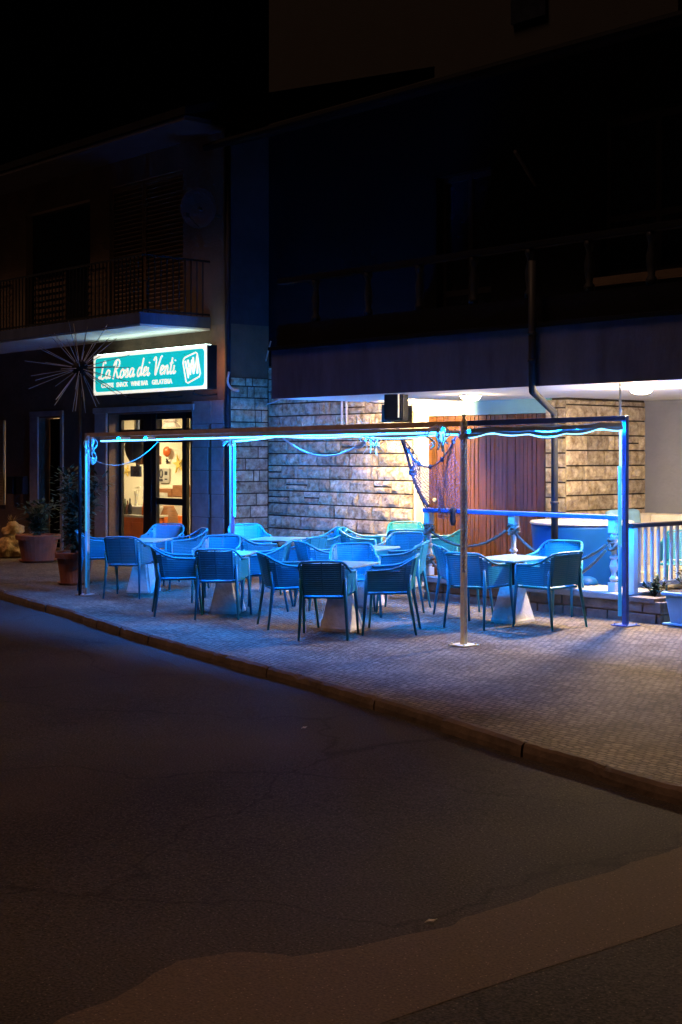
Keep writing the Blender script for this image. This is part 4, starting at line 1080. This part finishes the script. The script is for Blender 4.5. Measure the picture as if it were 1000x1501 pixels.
for px in (629, 753, 900):
    x = PX(px, YRL); posts.append(x); m = MB()
    m.span((x-.048, YRL-.048, LZ), (x+.048, YRL+.048, LZ+.1), bev=.006); m.span((x-.048, YRL-.048, rz_-.2), (x+.048, YRL+.048, rz_-.05), bev=.006)
    H0 = LZ+.095; H1 = rz_-.195
    pr_ = [(.045, 0), (.035, .03), (.05, .06), (.052, .09), (.03, .14), (.026, .2), (.042, .27), (.05, .33), (.04, .4), (.03, .46), (.048, .5), (.048, .53), (.03, .56), (.028, .7), (.034, .85), (.045, .93), (.03, .97), (.04, 1)]
    m.lathe([(r, z*(H1-H0)) for r, z in pr_], (x, YRL, H0), 14); rl(m, 'post', 'white_paint', smooth=False)
def loop_knot(x, z, sc_=1):
    m = MB(); pts = []
    for i in range(60):
        a = i*.55; pts.append((x+(.065+.012*math.sin(i*.7))*math.cos(a)*sc_*.82, YRL+(.065+.012*math.cos(i*.9))*math.sin(a)*sc_, z+.04*math.sin(i*.23)+.02*math.sin(a*.5)))
    m.tube(pts, .018, 5)
    for k in range(3): m.tube(smooth_path([(x+.06, YRL-.05, z), (x+.1+.03*k, YRL-.1, z-.03+.03*k), (x+.04, YRL-.11, z-.06), (x, YRL-.07, z)]), .017, 5)
    return m
ropes = [('upper rope drooping between the left and middle railing posts', posts[0], .93, posts[1], .96, .2), ('upper rope drooping between the middle and right railing posts', posts[1], .96, posts[2], .86, .27), ('lower rope drooping from the left railing post', posts[0], .56, posts[1], .52, .22), ('lower rope drooping to the right railing post', posts[1], .5, posts[2], .80, .26)]
for lab, xa, za, xb, zb_, dr_ in ropes:
    m = MB(); m.tube(sag((xa+.06, YRL-.07, za), (xb-.06, YRL-.07, zb_), dr_, 20), .017, 6); tag(m.build('rope', 'rope', smooth=True), 'brown '+lab, 'rope', 'ropes slung along the railing')
for x, z, lab in ((posts[0], .93, 'upper rope knot on the left railing post'), (posts[0], .55, 'lower rope knot on the left railing post'), (posts[1], .98, 'rope knot on the middle railing post'), (posts[2], .87, 'thick rope knot on the right railing post')):
    tag(loop_knot(x, z).build('rope_knot', 'rope', smooth=True), lab, 'rope', 'rope knots on the railing posts')
# dark lantern hanging on the handrail by the net
q = Vector((PX(664, YRL-.09), YRL-.09, rz_-.06))
m = MB(); m.lathe([(.01, .09), (.03, .07), (.05, .05), (.03, 0), (.04, -.08), (.02, -.14)], q, 8); tag(m.build('net_float', 'black_plastic', smooth=True), 'small dark net float hung on the handrail', 'float')
# picket fence on the terrace end
FX = PX(928, YRL)
FC = empty('picket_fence', (FX, YRL, LZ), 'white picket fence with dark top rail beside the planter', 'fence')
def fc(mb, name, mt, **k):
    o = mb.build(name, mt, None, **k); o.parent = FC; o.matrix_parent_inverse = Matrix.Translation(-Vector(FC.location)); return o
for x, y in ((FX, YRL), (FX+.02, 15.4)):
    m = MB(); m.span((x-.04, y-.04, LZ-.005), (x+.04, y+.04, 1.06), bev=.006); fc(m, 'post', 'white_paint')
m = MB(); m.span((FX-.05, YRL-.06, 1.062), (FX+.05, 15.45, 1.11), bev=.01); fc(m, 'top_rail', 'dark_metal')
for z in (LZ+.08, ): 
    m = MB(); m.span((FX-.02, YRL+.04, z-.025), (FX+.02, 15.36, z+.025)); fc(m, 'bottom_rail', 'white_paint')
y = YRL+.13
while y < 15.3:
    m = MB(); m.span((FX-.028, y-.02, LZ+.106), (FX-.004, y+.02, 1.06), bev=.003); fc(m, 'picket', 'white_paint'); y += .118
m = MB(); m.span((FX-.06, YRL-.02, LZ-.0), (FX-.30, YRL+.02, LZ+.03)); m.bm.free()

# round tub
tc_ = Vector((PX(853, 13.95), 13.95, gz(13.95)))
tub = empty('round_tub', tc_, 'large round blue plastic tub with pale rim behind the railing', 'tub')
m = MB(); m.lathe([(.5, 0), (.52, .02), (.56, .2), (.61, .6), (.625, .86), (.62, .9), (.57, .9), (.56, .6), (.5, .1)], (0, 0, 0), 48); m.build('body', 'tub_plastic', tub, smooth=True)
m = MB(); m.lathe([(.56, .902), (.635, .902), (.645, .92), (.635, .94), (.57, .94), (.56, .925)], (0, 0, 0), 48); m.build('rim', 'white_paint', tub, smooth=True)
q = Vector((PX(861, 13.1), 13.1, LZ)); m = MB(); m.lathe([(.13, 0), (.125, .03), (.1, .07), (.05, .095), (.005, .1)], q, 20); tag(m.build('dome_lamp', 'tub_plastic', smooth=True), 'small blue dome resting on the ledge before the tub', 'dome')
# cream corner sofa
SF = empty('corner_sofa', (XP+.1, YWW-.1, gz(16)), 'long cream corner sofa along the white wall', 'sofa')
def sf(mb, name, mt, **k):
    o = mb.build(name, mt, None, **k); o.parent = SF; o.matrix_parent_inverse = Matrix.Translation(-Vector(SF.location)); return o
g0 = gz(15.6)
m = MB(); m.span((XP+.06, YP+.1, g0), (XP+.3, YWW-.05, 1.06), bev=.05); m.span((XP+.304, YWW-.3, g0), (-7.2, YWW-.05, 1.06), bev=.05); sf(m, 'sofa_back', 'cream_fabric')
m = MB(); m.span((XP+.304, YP+.1, g0), (XP+.95, YWW-.304, .36), bev=.03); m.span((XP+.954, YWW-.95, g0), (-7.2, YWW-.304, .36), bev=.03); sf(m, 'sofa_base', 'cream_fabric')
x = XP+.96
while x < -7.4:
    m = MB(); m.span((x+.01, YWW-.94, .364), (x+.7, YWW-.31, .52), bev=.05); sf(m, 'seat_cushion', 'cream_fabric'); x += .72
m = MB(); m.box((0, 0, 0), (.16, .62, .42), Matrix.Rotation(-.12, 3, 'Y'), bev=.07); o = m.build('cushion', 'planter_plastic', smooth=True); o.location = (XP+.44, YP+.65, .93); tag(o, 'pale teal cushion leaning on the cream sofa back', 'cushion')

# ------------------------------------------------------------------ plants and pots
def leaf_mesh(m, p, d, L, W):
    d = d.normalized(); u = d.cross(Vector((0, 0, 1)))
    if u.length < .05: u = Vector((1, 0, 0))
    u.normalize(); nn = u.cross(d)
    a = m.bm.verts.new(p); b = m.bm.verts.new(p+d*L*.5+u*W-nn*W*.3); c = m.bm.verts.new(p+d*L-nn*L*.12); e = m.bm.verts.new(p+d*L*.5-u*W-nn*W*.3); f = m.bm.verts.new(p+d*L*.5)
    m.bm.faces.new((a, b, f)); m.bm.faces.new((b, c, f)); m.bm.faces.new((c, e, f)); m.bm.faces.new((e, a, f))
def potted(p, R, H, kind, hgt, wid, lab, seed, plab, mt='leaf', potm='terracotta', dens=700):
    rnd = random.Random(seed)
    pot = empty('flower_pot', p, plab, 'pot')
    m = MB(); m.lathe([(R*.72, 0), (R*.74, .02), (R*.93, H*.8), (R*.94, H*.82), (R*1.04, H*.82), (R*1.06, H*.97), (R*1.03, H), (R*.95, H), (R*.92, H*.9)], (0, 0, 0), 28); m.build('pot_body', potm, pot, smooth=False)
    m = MB(); m.lathe([(R*.93, H*.88), (R*.6, H*.91), (.01, H*.92)], (0, 0, 0), 20); m.build('pot_soil', 'soil', pot)
    m = MB(); m.lathe([(R*.8, 0.0), (R*.95, .035), (R*.92, .035), (R*.76, .012)], (0, 0, 0), 24); m.build('saucer', potm, pot)
    pt = empty('potted_plant', Vector(p)+Vector((0, 0, H*.92)), lab, 'plant')
    ms = MB(); ml = MB(); tips = []
    for i in range(9):
        a = rnd.uniform(0, 2*PI); s = rnd.uniform(.15, 1)
        e = Vector((math.cos(a)*wid*s, math.sin(a)*wid*s, hgt*rnd.uniform(.6, 1)))
        pts = smooth_path([Vector((rnd.uniform(-.04, .04), rnd.uniform(-.04, .04), 0)), Vector((e.x*.25, e.y*.25, e.z*.45)), e], 4)
        ms.tube(pts, [.014*(1-.8*k/(len(pts)-1)) for k in range(len(pts))], 5); tips.append(pts)
    for i in range(dens):
        pts = rnd.choice(tips); k = rnd.randint(2, len(pts)-1); q = pts[k]
        d = Vector((rnd.uniform(-1, 1), rnd.uniform(-1, 1), rnd.uniform(-.4, .8)))
        q2 = q+d*rnd.uniform(.02, wid*.45); L = rnd.uniform(.07, .14) if kind == 'bush' else rnd.uniform(.12, .22)
        leaf_mesh(ml, q2, d, L, L*(.28 if kind == 'bush' else .09))
    ms.build('stem', 'bark', pt); ml.build('foliage', mt, pt)
potted(G(110, 856), .27, .46, 'bush', 1.15, .42, 'tall leafy bush growing in the front terracotta pot', 1, 'red terracotta pot next to the left pergola pole', dens=1500)
potted(G(56, 823), .36, .46, 'bush', .62, .3, 'low green plant in the rear terracotta pot', 2, 'wide terracotta pot by the dark entrance door', dens=520)
# golden weathered figure at the far left
q = G(18, 817); m = MB()
pf_ = [(.2, 0), (.24, .06), (.25, .16), (.2, .28), (.12, .36), (.16, .44), (.13, .55), (.04, .62)]
rg = []
for k in range(33):
    t = k/32*(len(pf_)-1); i = min(int(t), len(pf_)-2); f = t-i; rg.append((pf_[i][0]*(1-f)+pf_[i+1][0]*f, pf_[i][1]*(1-f)+pf_[i+1][1]*f))
m.lathe(rg, (0, 0, 0), 36)
for v in m.bm.verts: v.co += Vector((v.co.x, v.co.y, .05)).normalized()*(.09*noise.noise(v.co*8)+.05*abs(noise.noise(v.co*21)))
fg = empty('garden_sculpture', q, 'knobbly golden stone ornament beside the house wall at the left edge', 'ornament')
m.build('stone', 'golden_stone', fg, smooth=True)
m = MB(); rnd = random.Random(5)
for i in range(26):
    d = Vector((rnd.uniform(-.5, .5), rnd.uniform(-.5, .5), 1)); leaf_mesh(m, Vector((0, 0, .55)), d, rnd.uniform(.12, .26), .02)
m.build('tuft', 'leaf_dry', fg)
# small pots hidden between
# blue planter at right edge
q = Vector((LX1+.37, 12.62, gz(12.62))); pp = empty('planter_box', q, 'pale blue plastic planter on the pavement at the right edge', 'planter', rz=.0)
m = MB(); m.box((0, 0, .16), (.62, .3, .3), bev=.02)
for v in m.bm.verts: f = .82+.18*v.co.z/.31; v.co.x *= f; v.co.y *= f
m.span((-.34, -.18, .312), (.34, .18, .35), bev=.01); m.build('planter_body', 'planter_plastic', pp)
m = MB(); m.box((0, 0, .012), (.66, .34, .024), bev=.008); m.build('saucer', 'planter_plastic', pp)
m = MB(); m.box((0, 0, .353), (.58, .27, .006)); m.build('pot_soil', 'soil', pp)
def low_plant(p, lab, seed, h=.28, w=.22, n=160, mt='leaf'):
    rnd = random.Random(seed); pt = empty('bedding_plant', p, lab, 'plant'); ml = MB(); ms = MB()
    for i in range(8):
        a = rnd.uniform(0, 2*PI); s = rnd.uniform(.2, 1); e = Vector((math.cos(a)*w*s, math.sin(a)*w*s, h*rnd.uniform(.5, 1)))
        ms.tube([(0, 0, 0), e*.5+Vector((0, 0, .03)), e], .006, 4)
        for k in range(n//8):
            t = rnd.uniform(.3, 1); d = Vector((rnd.uniform(-1, 1), rnd.uniform(-1, 1), rnd.uniform(-.2, .9))); leaf_mesh(ml, e*t+d*.02, d, rnd.uniform(.04, .09), .018)
    ms.build('stem', 'bark', pt); ml.build('foliage', mt, pt)
low_plant((q.x, q.y, q.z+.355), 'small leafy plant in the pale blue planter', 3)
for i, (dx, y) in enumerate(((-.4, YF+.42), (-.3, YF+.95), (-.42, YF+1.6))):
    low_plant((LX1+dx, y, LZ-.05), ['small dark plant at the front of the planting bed', 'small dark plant in the middle of the planting bed', 'small dark plant at the back of the planting bed'][i], 20+i, .24, .2, 120)

# ------------------------------------------------------------------ light and sky
w = bpy.data.worlds.new('World'); sc.world = w; w.use_nodes = True
n = w.node_tree; bg = n.nodes['Background']
sky = n.nodes.new('ShaderNodeTexSky'); sky.sky_type = 'NISHITA'; sky.sun_disc = False
EL, AZ = math.radians(58), math.radians(200)
sky.sun_elevation = math.radians(-4.5); sky.sun_rotation = AZ
n.links.new(sky.outputs[0], bg.inputs[0]); bg.inputs[1].default_value = .007
su = bpy.data.lights.new('street_glow', 'SUN'); su.energy = 1.0; su.angle = math.radians(20); su.color = (1.0, .53, .31)
so = bpy.data.objects.new('sun', su); COL.objects.link(so)
d = Vector((.25, .75, -1.8)).normalized(); so.rotation_euler = d.to_track_quat('-Z', 'Y').to_euler()

# ------------------------------------------------------------------ camera
cam = bpy.data.cameras.new('camera'); co = bpy.data.objects.new('camera', cam); COL.objects.link(co)
co.location = (0, 0, EYE); co.rotation_euler = (PI/2, 0, math.atan2(CS, SN))
cam.sensor_width = 36; cam.lens = F*36/1501; cam.shift_y = -(750.5-HZ)/1501; cam.clip_end = 500
sc.camera = co
sc.view_settings.view_transform = 'Standard'; sc.view_settings.look = 'None'; sc.view_settings.exposure = 0; sc.view_settings.gamma = 1
sc.cycles.use_denoising = True
sc.cycles.denoising_prefilter = 'ACCURATE'
sc.cycles.sample_clamp_indirect = 6
sc.cycles.max_bounces = 8
